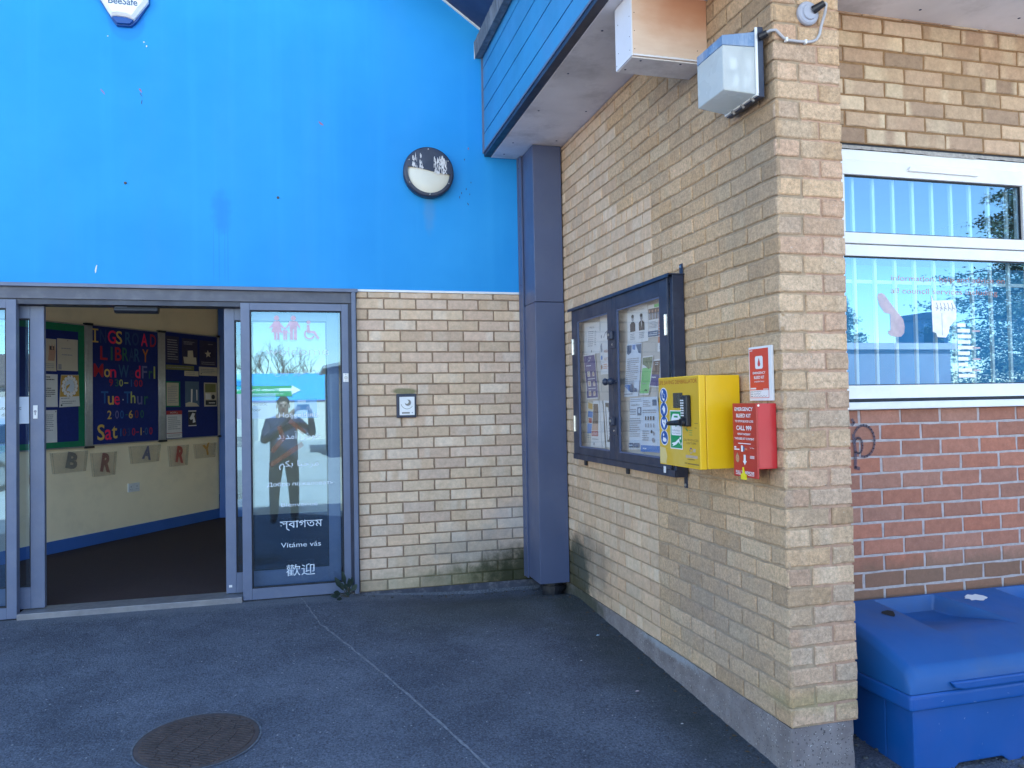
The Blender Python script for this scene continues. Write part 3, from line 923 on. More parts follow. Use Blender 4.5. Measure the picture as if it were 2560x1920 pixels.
def framed(name_f, parent, x0, x1, z0, z1, y0, y1, gx0, gx1, gz0, gz1, mat):
    for q0, q1 in ((x0, gx0), (gx1, x1)):
        mb = MB(); mb.box(q0, q1, y0, y1, z0, z1); mb.build(name_f + 'stile', mat, parent, bevel=.003)
    mb = MB(); mb.box(gx0 + .0003, gx1 - .0003, y0 + .001, y1 - .001, gz1, z1); mb.build(name_f + 'top_rail', mat, parent, bevel=.002)
    mb = MB(); mb.box(gx0 + .0003, gx1 - .0003, y0 + .001, y1 - .001, z0, gz0); mb.build(name_f + 'bottom_rail', mat, parent, bevel=.002)
    mb = MB()
    e = .009
    yg = y0 + .012
    mb.box(gx0, gx0 + e, yg, yg + .02, gz0, gz1); mb.box(gx1 - e, gx1, yg, yg + .02, gz0, gz1)
    mb.box(gx0 + e, gx1 - e, yg, yg + .02, gz0, gz0 + e); mb.box(gx0 + e, gx1 - e, yg, yg + .02, gz1 - e, gz1)
    mb.build(name_f + 'gasket', M_SEAL, parent)
    mb = MB(); mb.quad(gx0 + e * .5, gx1 - e * .5, gz0 + e * .5, gz1 - e * .5, -(yg + .008), 0, FAC)
    mb.build(name_f + 'glass', G_DOOR, parent)
    return -(yg + .008)

SR = thing('glazed_screen', (-1.81, .02, 0), 'fixed glass screen beside the brick wall, lettered with welcome in many languages', 'glass screen', 'fixed glass screens of the entrance')
cg = framed('', SR, -2.160, -1.4575, -.022, 1.950, -.008, .05, -2.102, -1.503, .050, 1.902, M_GREYF)
mb = MB(); mb.box(-1.457, -1.4372, .0, .05, -.022, 1.952); mb.build('edge_channel', M_NAVY, SR)
cv = cg + .002
def vt(body, x0, x1, z0, z1, mat=None, nm='lettering', bold=0):
    mb = MB(); mb.text(body, (x0 + x1) / 2, (z0 + z1) / 2, x1 - x0, z1 - z0, fr=FAC, c=cv, bold=bold)
    o = mb.build(nm, mat or V_TXT, SR, normals=False)
    return o
vt('welcome', -2.005, -1.589, 1.600, 1.656, V_FAINT)
vt('\uFEE6\uFEF4\uFE91 \uFEAE\uFEF4\uFEA7 \uFEEA\uFE91', -1.947, -1.658, 1.455, 1.510, V_FAINT)
vt('Hoşgeldiniz', -1.921, -1.662, 1.170, 1.212)
vt('\uFEAA\uFBFE\uFEAA\uFEE3\uFE81 \uFEB5\uFEEE\uFEA7', -1.934, -1.651, 1.020, 1.085)
vt('\uFEE2\uFEDC\uFE91 \uFE8E\uFE92\uFEA3\uFEAE\uFEE3', -1.924, -1.666, .826, .890)
vt('Добро пожаловать', -2.002, -1.570, .712, .745, bold=.008)
vt('Bienvenue', -1.913, -1.675, .579, .606)
vt('স্বাগতম', -1.923, -1.646, .418, .486)
vt('Vítáme vás', -1.918, -1.658, .306, .338)
vt('歡迎', -1.885, -1.698, .114, .190)
# pictograms
mb = MB()
def woman(mb, x, z, h, c, fr, mi=0):
    mb.disc(x, z + h * .90, h * .105, c, mi, fr, 18)
    mb.poly([(x - h * .10, z + h * .77), (x + h * .10, z + h * .77), (x + h * .22, z + h * .30), (x - h * .22, z + h * .30)], c, mi, fr)
    for s_ in (-1, 1):
        mb.poly([(x + s_ * h * .09, z + h * .77), (x + s_ * h * .30, z + h * .50), (x + s_ * h * .25, z + h * .46), (x + s_ * h * .09, z + h * .62)], c + .0001, mi, fr)
        mb.quad(x + s_ * h * .06 - h * .045, x + s_ * h * .06 + h * .045, z, z + h * .298, c, mi, fr)
def man(mb, x, z, h, c, fr, mi=0):
    mb.disc(x, z + h * .90, h * .105, c, mi, fr, 18)
    mb.quad(x - h * .15, x + h * .15, z + h * .44, z + h * .77, c, mi, fr)
    for s_ in (-1, 1):
        mb.poly([(x + s_ * h * .151, z + h * .77), (x + s_ * h * .30, z + h * .52), (x + s_ * h * .25, z + h * .48), (x + s_ * h * .151, z + h * .62)], c, mi, fr)
        mb.quad(x + s_ * h * .08 - h * .062, x + s_ * h * .08 + h * .062, z, z + h * .438, c, mi, fr)
woman(mb, -1.930, 1.705, .163, cv, FAC); man(mb, -1.822, 1.705, .163, cv, FAC)
man(mb, -1.876, 1.705, .085, cv + .0002, FAC)
mb.disc(-1.722, 1.825, .013, cv, 0, FAC, 16)
mb.poly([(-1.734, 1.808), (-1.716, 1.808), (-1.712, 1.768), (-1.680, 1.766), (-1.650, 1.715), (-1.662, 1.709), (-1.690, 1.750), (-1.732, 1.752)], cv, 0, FAC)
mb.ring(-1.716, 1.744, .026, .036, cv + .0001, 0, FAC, 28, 2.2, 5.9)
mb.build('pictograms', V_PINK, SR, normals=False)
mb = MB()
strip(mb, [(-1.85, 1.155), (-1.76, 1.075)], .032, cv + .0004, FAC)
strip(mb, [(-1.92, 1.115), (-1.895, 1.04), (-1.965, .955)], .03, cv + .0004, FAC)
strip(mb, [(-1.775, .995), (-1.975, .865)], .032, cv + .0004, FAC)
mb.build('orange_stripes', V_ORANGE, SR, normals=False)
mb = MB(); mb.box(-1.497, -1.460, -.016, -.0085, 1.414, 1.474); o = mb.build('lock_plate', M_PLAST, SR, bevel=.003)
mb = MB(); mb.cyl((-1.4785, -.019, 1.444), (-1.4785, -.0165, 1.444), .012, .012, 16); mb.cyl((-1.4785, -.0175, 1.466), (-1.4785, -.0165, 1.466), .0035, .0035, 10); mb.cyl((-1.4785, -.0175, 1.422), (-1.4785, -.0165, 1.422), .0035, .0035, 10)
mb.build('lock_cylinder', M_ALU, SR)
# notice taped behind the glass
mb = MB(); mb.quad(-1.821, -1.673, 1.172, 1.306, cg - .003, 0, FAC); mb.quad(-1.80, -1.745, 1.278, 1.296, cg - .0025, 1, FAC); mb.quad(-1.722, -1.700, 1.185, 1.203, cg - .0025, 1, FAC)
M_NOTE = pm('blue_notice_back', (.22, .42, .60), .6, .05, 6)
tag(mb.build('paper_notice', [M_NOTE, M_PAPER], loc=(-1.75, .025, 1.24), normals=False), 'pale blue square notice stuck inside the welcome glass over the Turkish greeting', 'notice')

SL = thing('glazed_screen', (-4.1, .02, 0), 'fixed glass screen cut off by the left edge of the picture', 'glass screen', 'fixed glass screens of the entrance')
framed('', SL, -5.2, -3.480, -.022, 1.950, -.008, .05, -5.14, -3.536, .046, 1.895, M_GREYF)

def leaf(label, x0, x1, gx0, gx1):
    r = thing('sliding_door', ((x0 + x1) / 2, .1, 0), label, 'door', 'automatic sliding door leaves')
    framed('', r, x0, x1, .012, 1.922, .085, .125, gx0, gx1, .146, 1.842, M_GREYF)
    return r
LR = leaf('open sliding glass door leaf tucked behind the welcome screen', -2.272, -1.52, -2.206, -1.60)
LL = leaf('open sliding glass door leaf with a key switch plate on its edge, behind the left screen', -4.35, -3.352, -4.28, -3.432)
mb = MB(); mb.box(-3.414, -3.388, .079, .0845, 1.205, 1.290); lk = mb.build('lock_plate', M_PLAST, LL, bevel=.003)
mb = MB(); mb.cyl((-3.401, .076, 1.252), (-3.401, .0788, 1.252), .008, .008, 12); mb.box(-3.404, -3.398, .0765, .0788, 1.228, 1.246); mb.build('keyhole', M_INKG, lk)
for r, xx, al, tx in ((LR, -2.165, 'L', 'Automatic'), (LL, -3.50, 'R', 'Automatic')):
    x0, x1 = (xx - .04, xx + .22) if al == 'L' else (xx - .19, xx + .067)
    mb = MB(); mb.quad(x0, x1, 1.175, 1.345, -.1035, 0, FAC)
    mb.text('Automatic', (x0 + x1) / 2, 1.276, .15, .024, 1, FAC, -.1029)
    mb.text('door', (x0 + x1) / 2, 1.235, .07, .022, 1, FAC, -.1029)
    mb.build('sticker', [M_PAPERB, M_INKB], r, normals=False)
mb = MB(); mb.quad(-2.255, -2.235, .052, .068, -.0845, 0, FAC); mb.build('sticker_scrap', M_PAPER, LR, normals=False)

t_ = thing('door_sensor', (-2.8, .06, 1.92), 'long black motion sensor hanging from the head of the entrance', 'sensor')
mb = MB()
mb.prism([(.045, 1.924), (.125, 1.924), (.125, 1.900), (.100, 1.880), (.055, 1.880), (.040, 1.896)], -2.938, -2.676, fr=Fr((0, 0, 0), (0, 1, 0), (0, 0, 1), (1, 0, 0)))
mb.build('housing', M_BLACK, t_, bevel=.004)
mb = MB(); mb.box(-2.93, -2.86, .0435, .0455, 1.902, 1.918); mb.build('sensor_window', M_GREYF, t_)

# ------------------------------------------------------------------ lobby behind the doors
g = MB(); g.prism([(-5.6, .165), (-1.3, .165), (-1.3, 6.6), (-5.6, 6.6)], -.08, .004, fr=Flat(0)); tag(g.build('lobby_floor', M_MAT), kind='structure')
g = MB(); g.prism([(-5.7, .16), (-1.1, .16), (-1.1, 6.8), (-5.7, 6.8)], 2.62, 2.7, fr=Flat(0)); tag(g.build('lobby_ceiling', M_CEIL), kind='structure')
LW = thing('lobby_wall', LOB((.6, 0, 0)), 'cream lobby wall with blue skirting seen through the open doors', 'wall')
mb = MB(); mb.box(-2.35, 2.235, .004, 2.62, -.12, 0, fr=LOB); mb.build('plaster', M_CREAM, LW)
mb = MB(); mb.box(-2.35, 2.235, .004, .112, .0005, .016, fr=LOB); mb.build('skirting', M_SKIRT, LW, bevel=.003)
t_ = thing('lobby_wall', (-1.9, 4.2, 0), 'plain cream wall closing the lobby on its right side', 'wall')
E0 = LOB((2.24, 0, 0))
mb = MB(); mb.box(E0.x + .35, -1.2, E0.y + .05, E0.y + .15, .004, 2.62); mb.build('plaster', M_CREAM, t_)
mb = MB(); mb.box(-1.32, -1.2, .17, E0.y + .0495, .004, 2.62); mb.build('side_plaster', M_CREAM, t_)
t_ = thing('lobby_wall', (-3, 6.6, 0), 'cream wall at the very back behind the blue inner door', 'wall')
mb = MB(); mb.box(-5.6, -1.2, 6.6, 6.7, .004, 2.62); mb.build('plaster', M_CREAM, t_)
mb = MB(); mb.box(-1.32, -1.2, E0.y + .1505, 6.599, .004, 2.62); mb.build('side_plaster', M_CREAM, t_)
mb = MB(); mb.box(-5.7, -5.6, .17, 6.7, .004, 2.62); mb.build('far_plaster', M_CREAM, t_)
t_ = thing('inner_door', (E0.x + .17, E0.y, 0), 'blue framed glazed inner door at the end of the display boards', 'door')
mb = MB(); mb.box(E0.x + .004, E0.x + .075, E0.y - .03, E0.y + .03, .005, 2.6); mb.box(E0.x + .30, E0.x + .345, E0.y - .03, E0.y + .03, .005, 2.6)
mb.box(E0.x + .0755, E0.x + .2995, E0.y - .03, E0.y + .03, 2.10, 2.6); mb.box(E0.x + .0755, E0.x + .2995, E0.y - .03, E0.y + .03, .005, .20)
mb.build('frame', M_SKIRT, t_, bevel=.003)
mb = MB(); mb.box(E0.x + .0755, E0.x + .2995, E0.y - .02, E0.y + .02, .80, .92); mb.box(E0.x + .0755, E0.x + .2995, E0.y - .02, E0.y + .02, 1.50, 1.56); mb.build('rail', M_GREYF, t_)
mb = MB(); mb.quad(E0.x + .07, E0.x + .30, .20, 2.10, -(E0.y), 0, FAC); mb.build('glass', G_DOOR, t_)

# folding display boards
DB = thing('display_board', LOB((.9, .92, 0)), 'navy blue display boards with opening hours spelt in coloured cut out letters', 'display board')
def panel(s0, s1, z0, z1, border=None):
    mb = MB()
    mb.box(s0, s1, z0, z1, .004, .030, 0, LOB)
    o = mb.build('panel', M_FELT, DB)
    e = .010
    for q0, q1 in ((z1, z1 + e), (z0 - e, z0)):
        mb = MB(); mb.box(s0, s1, q0, q1, .004, .036, 0, LOB); mb.build('edge_rail', M_ALU, DB)
    if border:
        mb = MB()
        mb.quad(s0, s1, z1 - border, z1 - .002, .0315, 0, LOB); mb.quad(s0, s1, z0 + .002, z0 + border * .8, .0315, 0, LOB)
        mb.quad(s1 - border, s1, z0 + border * .8, z1 - border, .0315, 0, LOB)
        mb.build('green_border', M_GREENF, DB, normals=False)
panel(-.62, .372, .925, 2.035, .065)
panel(.462, 1.278, .935, 2.045)
panel(1.378, 2.186, .942, 2.062)
def hinge(s0, s1, z0, z1, n):
    mb = MB()
    for i in range(n):
        s = s0 + (s1 - s0) * (i + .5) / n
        mb.cyl((s, z0, .034), (s, z1, .034), (s1 - s0) / n * .46, n=10, fr=LOB)
    h_ = mb.build('hinge_post', M_SILV, DB, smooth=True)
    mb = MB(); mb.box(s0 + .004, s1 - .006, z1, z1 + .022, .010, .055, 0, LOB); mb.build('end_cap', M_BLACK, h_)
    mb = MB(); mb.box(s0 + .01, s1, z0 - .02, z0, .010, .055, 0, LOB); mb.build('end_cap', M_BLACK, h_)
hinge(.374, .460, .925, 2.040, 5)
hinge(1.280, 1.376, .935, 2.045, 5)
hinge(2.187, 2.215, .945, 2.060, 2)
LC = {'y': '#d9b45c', 'p': '#f0305e', 'r': '#b42a3c', 'n': '#27457c', 't': '#2f5c8a', 'g': '#2e6a5a', 'b': '#2b62a8', 'o': '#c4702c', 'w': '#cfd8e4', 'v': '#6a6aa0', 'd': '#2b2f6c', 'l': '#b7c070', 'k': '#7a3238'}
letters = [
 (1.953, .128, [('I', .492, 'y', .075), ('N', .585, 'n', .075), ('G', .688, 'p', .095), ('S', .775, 'y', .075), ('R', .888, 't', .075), ('O', .98, 'n', .085), ('A', 1.095, 'p', .085), ('D', 1.213, 'r', .08)]),
 (1.794, .13, [('L', .592, 'r', .085), ('I', .685, 'g', .05), ('B', .765, 'r', .08), ('R', .852, 'g', .075), ('A', .93, 'n', .07), ('R', 1.00, 't', .07), ('Y', 1.108, 'o', .08)]),
 (1.628, .125, [('M', .53, 'r', .11), ('W', .83, 't', .13), ('d', 1.008, 'p', .07), ('F', 1.095, 'v', .07), ('l', 1.228, 'l', .02)]),
 (1.605, .08, [('o', .63, 'y', .07), ('n', .70, 'p', .075), ('e', .93, 'd', .06), ('r', 1.178, 'g', .05)]),
 (1.515, .07, [('9', .675, 'r', .045), ('3', .745, 'g', .045), ('0', .797, 'l', .045), ('1', .925, 'b', .02), ('0', .985, 'r', .045), ('0', 1.045, 'r', .045)]),
 (1.515, .012, [('–', .86, 'l', .05), ('.', .955, 'b', .01)]),
 (1.375, .115, [('T', .60, 'b', .085), ('T', .875, 'b', .085), ('h', .945, 'l', .06)]),
 (1.345, .085, [('u', .672, 'y', .07), ('e', .745, 'p', .07), ('u', 1.03, 'v', .07), ('r', 1.115, 'g', .055)]),
 (1.352, .015, [('.', .82, 'w', .015)]),
 (1.208, .08, [('2', .655, 'y', .05), ('0', .745, 'v', .045), ('0', .805, 'b', .045), ('6', .915, 'y', .05), ('0', .99, 'k', .045), ('0', 1.06, 'g', .045)]),
 (1.205, .010, [('–', .862, 'g', .03), ('.', .70, 't', .01), ('.', .95, 'k', .01)]),
 (1.045, .15, [('S', .555, 'y', .085)]), (1.02, .10, [('a', .64, 'p', .08)]), (1.04, .12, [('t', .715, 'y', .065)]),
 (1.035, .075, [('1', .79, 'b', .02), ('0', .832, 'k', .04), ('3', .89, 'n', .035), ('0', .95, 'r', .042), ('1', 1.045, 'y', .02), ('0', 1.115, 't', .042), ('0', 1.175, 'r', .042)]),
 (1.03, .010, [('–', 1.0, 'r', .035), ('.', .86, 'k', .01), ('.', 1.08, 'y', .01)])]
for ck in LC:
    lm = pm('letter_' + {'y': 'yellow', 'p': 'pink', 'r': 'red', 'n': 'navy', 't': 'teal', 'g': 'green', 'b': 'blue', 'o': 'orange', 'w': 'white', 'v': 'violet', 'd': 'indigo', 'l': 'lime', 'k': 'maroon'}[ck], LC[ck], .8, .05, 9)
    for zc, hh, row_ in letters:
        for chh, sc_, k_, ww in row_:
            if k_ == ck:
                mb = MB()
                if chh == 'I' and hh > .1 and ww > .06:
                    for (u0, u1, v0, v1) in ((-.5, .5, .40, .5), (-.5, .5, -.5, -.40), (-.12, .12, -.4, .4)):
                        mb.quad(sc_ + u0 * ww, sc_ + u1 * ww, zc + v0 * hh, zc + v1 * hh, .0325, 0, LOB)
                else:
                    mb.text(chh, sc_, zc, None if chh in 'Il1' else ww, hh, fr=LOB, c=.0325, bold=.012)
                mb.build('cut_out_letter', lm, DB, normals=False)

# ------------------------------------------------------------------ papers
def paper(fr, q, c, name, label, cat, mats, items, curl=.003, group=None):
    """q: four corners BL, BR, TR, TL in frame coordinates; items are laid out in 0..1"""
    B = lambda u, v: ((q[0][0] * (1 - u) + q[1][0] * u) * (1 - v) + (q[3][0] * (1 - u) + q[2][0] * u) * v,
                      (q[0][1] * (1 - u) + q[1][1] * u) * (1 - v) + (q[3][1] * (1 - u) + q[2][1] * u) * v)
    sd = random.uniform(0, 9)
    C_ = lambda u, v: c + curl * (mn.noise(Vector((u * 1.7 + sd, v * 1.7, 0))) + .5 * ((2 * v - 1) ** 4))
    mb = MB()
    N = 6
    vs = [(*B(i / N, j / N), C_(i / N, j / N)) for j in range(N + 1) for i in range(N + 1)]
    mb.add(vs, [(j * (N + 1) + i, j * (N + 1) + i + 1, (j + 1) * (N + 1) + i + 1, (j + 1) * (N + 1) + i) for j in range(N) for i in range(N)], 0, None, fr)
    lift = [.0008]
    def patch(pts, mi):
        lift[0] += .00006
        mb.add([(*B(u, v), C_(u, v) + lift[0]) for u, v in pts], [tuple(range(len(pts)))], mi, None, fr)
    def rect(u0, u1, v0, v1, mi):
        n = 4
        lift[0] += .00006
        vs = [(*B(u0 + (u1 - u0) * i / n, v0 + (v1 - v0) * j / n), C_(u0 + (u1 - u0) * i / n, v0 + (v1 - v0) * j / n) + lift[0]) for j in range(n + 1) for i in range(n + 1)]
        mb.add(vs, [(j * (n + 1) + i, j * (n + 1) + i + 1, (j + 1) * (n + 1) + i + 1, (j + 1) * (n + 1) + i) for j in range(n) for i in range(n)], mi, None, fr)
    for it in items:
        if it[0] == 'r':
            rect(*it[1:])
        elif it[0] == 'p':
            patch(it[1], it[2])
        elif it[0] == 'd':
            _, u, v, ru, rv, mi = it
            patch([(u + ru * cos(2 * pi * i / 18), v + rv * sin(2 * pi * i / 18)) for i in range(18)], mi)
        elif it[0] == 'l':
            _, u0, u1, v0, v1, n, mi = it
            for i in range(n):
                v = v1 - (v1 - v0) * (i + .5) / n
                h_ = (v1 - v0) / n * .2
                u = u0
                end = u1 - random.choice([0, 0, .02, .08, .25]) * (u1 - u0)
                while u < end - .01:
                    w_ = min(random.uniform(.04, .13), end - u)
                    rect(u, u + w_ * .86, v - h_, v + h_, mi)
                    u += w_
        elif it[0] == 't':
            _, s_, u, v, w_, h_, mi = it
            tv, tf, W0, H0, cx, cy = text_mesh(s_)
            lift[0] += .00006
            mb.add([(*B(u + (x - cx) / W0 * w_, v + (y - cy) / H0 * h_), C_(u, v) + lift[0] + .0004) for x, y in tv], tf, mi, None, fr)
    ctr = fr((sum(p[0] for p in q) / 4, sum(p[1] for p in q) / 4, c))
    return tag(mb.build(name, mats, loc=ctr, normals=False), label, cat, group)

def R(a0, a1, b0, b1):
    return [(a0, b0), (a1, b0), (a1, b1), (a0, b1)]
IB, IG, IW = M_INKB, M_INKG, M_INKW
M_MUST = pm('mustard_print', (.55, .33, .07), .7, .05, 6)
M_SKINP = pm('printed_skin_tone', (.50, .30, .22), .7, .08, 20)
M_PURP = pm('purple_print', (.075, .065, .21), .6, .08, 9)
M_GRNP = pm('green_print', (.22, .55, .20), .6, .05, 9)
M_BLUP = pm('blue_print', (.06, .20, .52), .6, .06, 9)
M_TEALP = pm('slate_print', (.08, .14, .24), .6, .1, 9)
M_BRNP = pm('photo_brown', (.16, .11, .09), .6, .4, 40)
M_ORGP = pm('orange_print', (.60, .20, .10), .6, .08, 9)
M_MINT = pm('leaf_photo', (.16, .20, .12), .6, .5, 60)
CB = .034
GP = 'papers pinned to the lobby display boards'
paper(LOB, R(.082, .298, 1.612, 1.896), CB, 'poster', 'white letter sheet in the top right corner of the green edged board', 'poster', [M_PAPERC, IG, M_BRNP], [('l', .2, .8, .66, .74, 1, 1), ('l', .22, .78, .46, .54, 1, 1), ('r', .05, .2, .03, .2, 1), ('d', .5, .95, .02, .015, 2)], group=GP)
paper(LOB, R(-.145, .072, 1.604, 1.886), CB, 'poster', 'cream poster with a printed hand, upper left beside the door stile', 'poster', [M_PAPERC, IB, M_SKINP, IG], [('p', [(.62, .32), (.92, .32), (.98, .62), (.93, .86), (.88, .66), (.80, .9), (.78, .66), (.66, .84), (.66, .6)], 2), ('r', .70, .9, .66, .78, 1), ('l', .1, .9, .08, .25, 3, 3)], group=GP)
paper(LOB, R(-.13, .086, 1.289, 1.576), CB, 'poster', 'white text sheet below the hand poster on the green edged board', 'poster', [M_PAPER, IB, IG], [('l', .1, .85, .8, .95, 2, 1), ('l', .1, .9, .3, .6, 5, 1)], group=GP)
paper(LOB, [(.100, 1.285), (.318, 1.294), (.306, 1.578), (.120, 1.573)], CB, 'poster', 'mustard poster with a ring of white petals on the green edged board', 'poster', [M_PAPER, M_MUST, M_INKW, IG, IB, M_PAPERB],
      [('r', .01, .99, .32, .99, 1), ('d', .5, .65, .27, .22, 5)] + [('d', .5 + .36 * cos(k * pi / 7), .65 + .27 * sin(k * pi / 7), .085, .07, 2) for k in range(14)] + [('d', .5 + .40 * cos(k * pi / 7 + .2), .65 + .30 * sin(k * pi / 7 + .2), .02, .02, 3) for k in range(14)] + [('l', .06, .5, .24, .3, 1, 3), ('l', .1, .8, .08, .2, 2, 3), ('d', .1, .06, .04, .03, 4)], group=GP)
paper(LOB, R(-.14, .078, .978, 1.262), CB, 'poster', 'lowest white text sheet on the green edged board', 'poster', [M_PAPER, IG, IB], [('l', .1, .85, .35, .88, 9, 1), ('d', .93, .95, .02, .02, 2)], group=GP)
e6 = lambda x0, x1, y0, y1: R(1.381 + (x0 - 325) * .001264, 1.381 + (x1 - 325) * .001264, 2.05 - (y1 - 205) * .000866 + .01, 2.05 - (y0 - 205) * .000866 + .01)
M_DKBL = pm('dark_plum_print', (.035, .030, .085), .7, .15, 12)
paper(LOB, e6(330, 480, 250, 575), CB, 'poster', 'dark plum leaflet with faint white writing at top left of the right board', 'poster', [M_DKBL, IG], [('l', .1, .9, .1, .9, 9, 1)], group=GP)
paper(LOB, e6(515, 705, 260, 590), CB, 'poster', 'dark plum leaflet with a white slip pinned across its foot', 'poster', [M_DKBL, IG, M_PAPERC], [('l', .1, .85, .76, .9, 3, 1), ('p', [(.12, .05), (.92, .03), (.90, .30), (.08, .30)], 2), ('p', [(.35, .30), (.72, .30), (.68, .56), (.36, .54)], 2)], group=GP)
paper(LOB, e6(730, 945, 265, 590), CB, 'poster', 'dark plum leaflet with a pale star at top right of the right board', 'poster', [M_DKBL, M_PAPERC, IG], [('p', [(.5 + .2 * (1 if k % 2 == 0 else .45) * cos(k * pi / 5 + .4), .48 + .16 * (1 if k % 2 == 0 else .45) * sin(k * pi / 5 + .4)) for k in range(10)], 1), ('l', .5, .9, .84, .9, 1, 2), ('l', .1, .9, .04, .18, 2, 2)], group=GP)
M_OLIV = pm('olive_print', (.20, .20, .08), .7, .1, 12)
paper(LOB, e6(330, 660, 600, 658), CB, 'poster', 'narrow olive green strip across the upper right board', 'poster', [M_OLIV, IG], [('l', .05, .9, .3, .7, 1, 1)], group=GP)
paper(LOB, e6(538, 712, 665, 728), CB + .004, 'poster', 'small grey slip just below the olive strip', 'poster', [M_PAPERC, IG], [('l', .1, .8, .2, .8, 2, 1)], group=GP)
paper(LOB, e6(722, 955, 603, 715), CB, 'poster', 'wide white card under the pale star leaflet', 'poster', [M_PAPERC, IG, IB], [('l', .1, .9, .25, .8, 3, 1), ('d', .1, .2, .03, .06, 2)], group=GP)
paper(LOB, e6(328, 492, 802, 1112), CB, 'poster', 'white sheet with a green border on the right board', 'poster', [M_GREENF, M_PAPERC, IG], [('r', .04, .88, .05, .95, 1), ('l', .12, .8, .15, .85, 10, 2)], group=GP)
paper(LOB, e6(548, 720, 795, 1115), CB, 'poster', 'grey green poster with two tall white strokes', 'poster', [M_TEALP, IW, M_PAPERC], [('p', [(.40, .08), (.5, .08), (.54, .70), (.42, .70)], 1), ('p', [(.80, .25), (.86, .25), (.88, .68), (.78, .68)], 1), ('p', [(.02, .02), (.98, .02), (.8, .14), (.3, .2), (.02, .14)], 2)], group=GP)
paper(LOB, e6(782, 948, 805, 1112), CB, 'poster', 'cream and black advert at the right edge of the right board', 'poster', [M_PAPERC, M_OLIV, IB, IW], [('r', .08, .92, .6, .95, 1), ('r', .1, .5, .3, .55, 3), ('r', .1, .95, .06, .26, 2), ('d', .7, .4, .14, .1, 2), ('l', .35, .9, .1, .2, 1, 3)], group=GP)
M_REDB = pm('red_band_print', (.40, .035, .04), .6, .05, 8)
paper(LOB, e6(330, 508, 1158, 1490), CB, 'poster', 'white sheet with a red heading at bottom left of the right board', 'poster', [M_PAPER, M_REDB, IG], [('r', 0, 1, .86, 1, 1), ('t', 'NOTICE', .5, .93, .5, .06, 0), ('l', .1, .9, .3, .8, 7, 2), ('r', 0, 1, .17, .19, 1), ('l', .1, .9, .05, .14, 2, 2)], group=GP)
paper(LOB, e6(585, 682, 1160, 1355), CB, 'poster', 'small black and white picture card low on the right board', 'poster', [IB, IW, IG], [('r', .0, 1, .93, 1, 1), ('r', .0, 1, .0, .06, 1), ('p', [(.15, .5), (.5, .85), (.85, .8), (.6, .45), (.3, .4)], 1), ('p', [(.55, .2), (.9, .25), (.75, .6), (.6, .55)], 1)], group=GP)

# clear leaflet pockets under the boards, each with a cut-out letter
for (s0, s1, z0, z1, chh, colr, lab) in ((.03, .41, .70, .885, 'B', '#7a7674', 'clear leaflet pocket holding a grey letter B, under the green edged board'),
                                        (.455, .745, .635, .855, 'R', '#96504a', 'clear leaflet pocket holding a brownish red letter R'),
                                        (.91, 1.31, .72, .892, 'A', '#5a6090', 'clear leaflet pocket holding a slate blue letter A'),
                                        (1.432, 1.72, .648, .865, 'R', '#cc2a1c', 'clear leaflet pocket holding a bright red letter R'),
                                        (1.815, 2.16, .705, .865, 'Y', '#e2a214', 'clear leaflet pocket holding a yellow letter Y beside the inner door')):
    ph = thing('leaflet_pocket', LOB(((s0 + s1) / 2, z0, .02)), lab, 'leaflet holder', 'clear leaflet pockets on the lobby wall')
    mb = MB()
    ins = .025
    mb.prism([(s0 + ins, z0), (s1 - ins, z0), (s1, z1), (s0, z1)], .030, .034, 0, LOB)
    mb.prism([(s0 + ins, z0), (s0 + ins + .006, z0), (s0 + .006, z1), (s0, z1)], .003, .0298, 0, LOB)
    mb.prism([(s1 - ins - .006, z0), (s1 - ins, z0), (s1, z1), (s1 - .006, z1)], .003, .0298, 0, LOB)
    mb.build('pocket', M_ACRYL, ph)
    mb = MB(); mb.text(chh, 0, 0, .12, (z1 - z0) * .80, fr=off(LOB, (s0 + s1) / 2 + .03, (z0 + z1) / 2 + .01, 0, {'B': -.22, 'R': -.18, 'A': -.2, 'Y': .25}[chh]), c=.018, bold=.05)
    mb.build('letter', pm('letter_card', colr, .8, .06, 9), ph, normals=False)
t_ = thing('wall_socket', LOB((.97, .485, .01)), 'white double power socket low on the cream lobby wall', 'socket')
mb = MB(); mb.box(.90, 1.045, .442, .528, .001, .011, 0, LOB); mb.build('plate', M_PLAST, t_, bevel=.003)
mb = MB()
for sx in (.935, 1.01):
    mb.box(sx - .004, sx + .004, .485, .503, .0112, .0118, 0, LOB); mb.box(sx - .016, sx - .006, .466, .472, .0112, .0118, 0, LOB); mb.box(sx + .006, sx + .016, .466, .472, .0112, .0118, 0, LOB)
mb.build('pin_holes', M_INKG, t_)

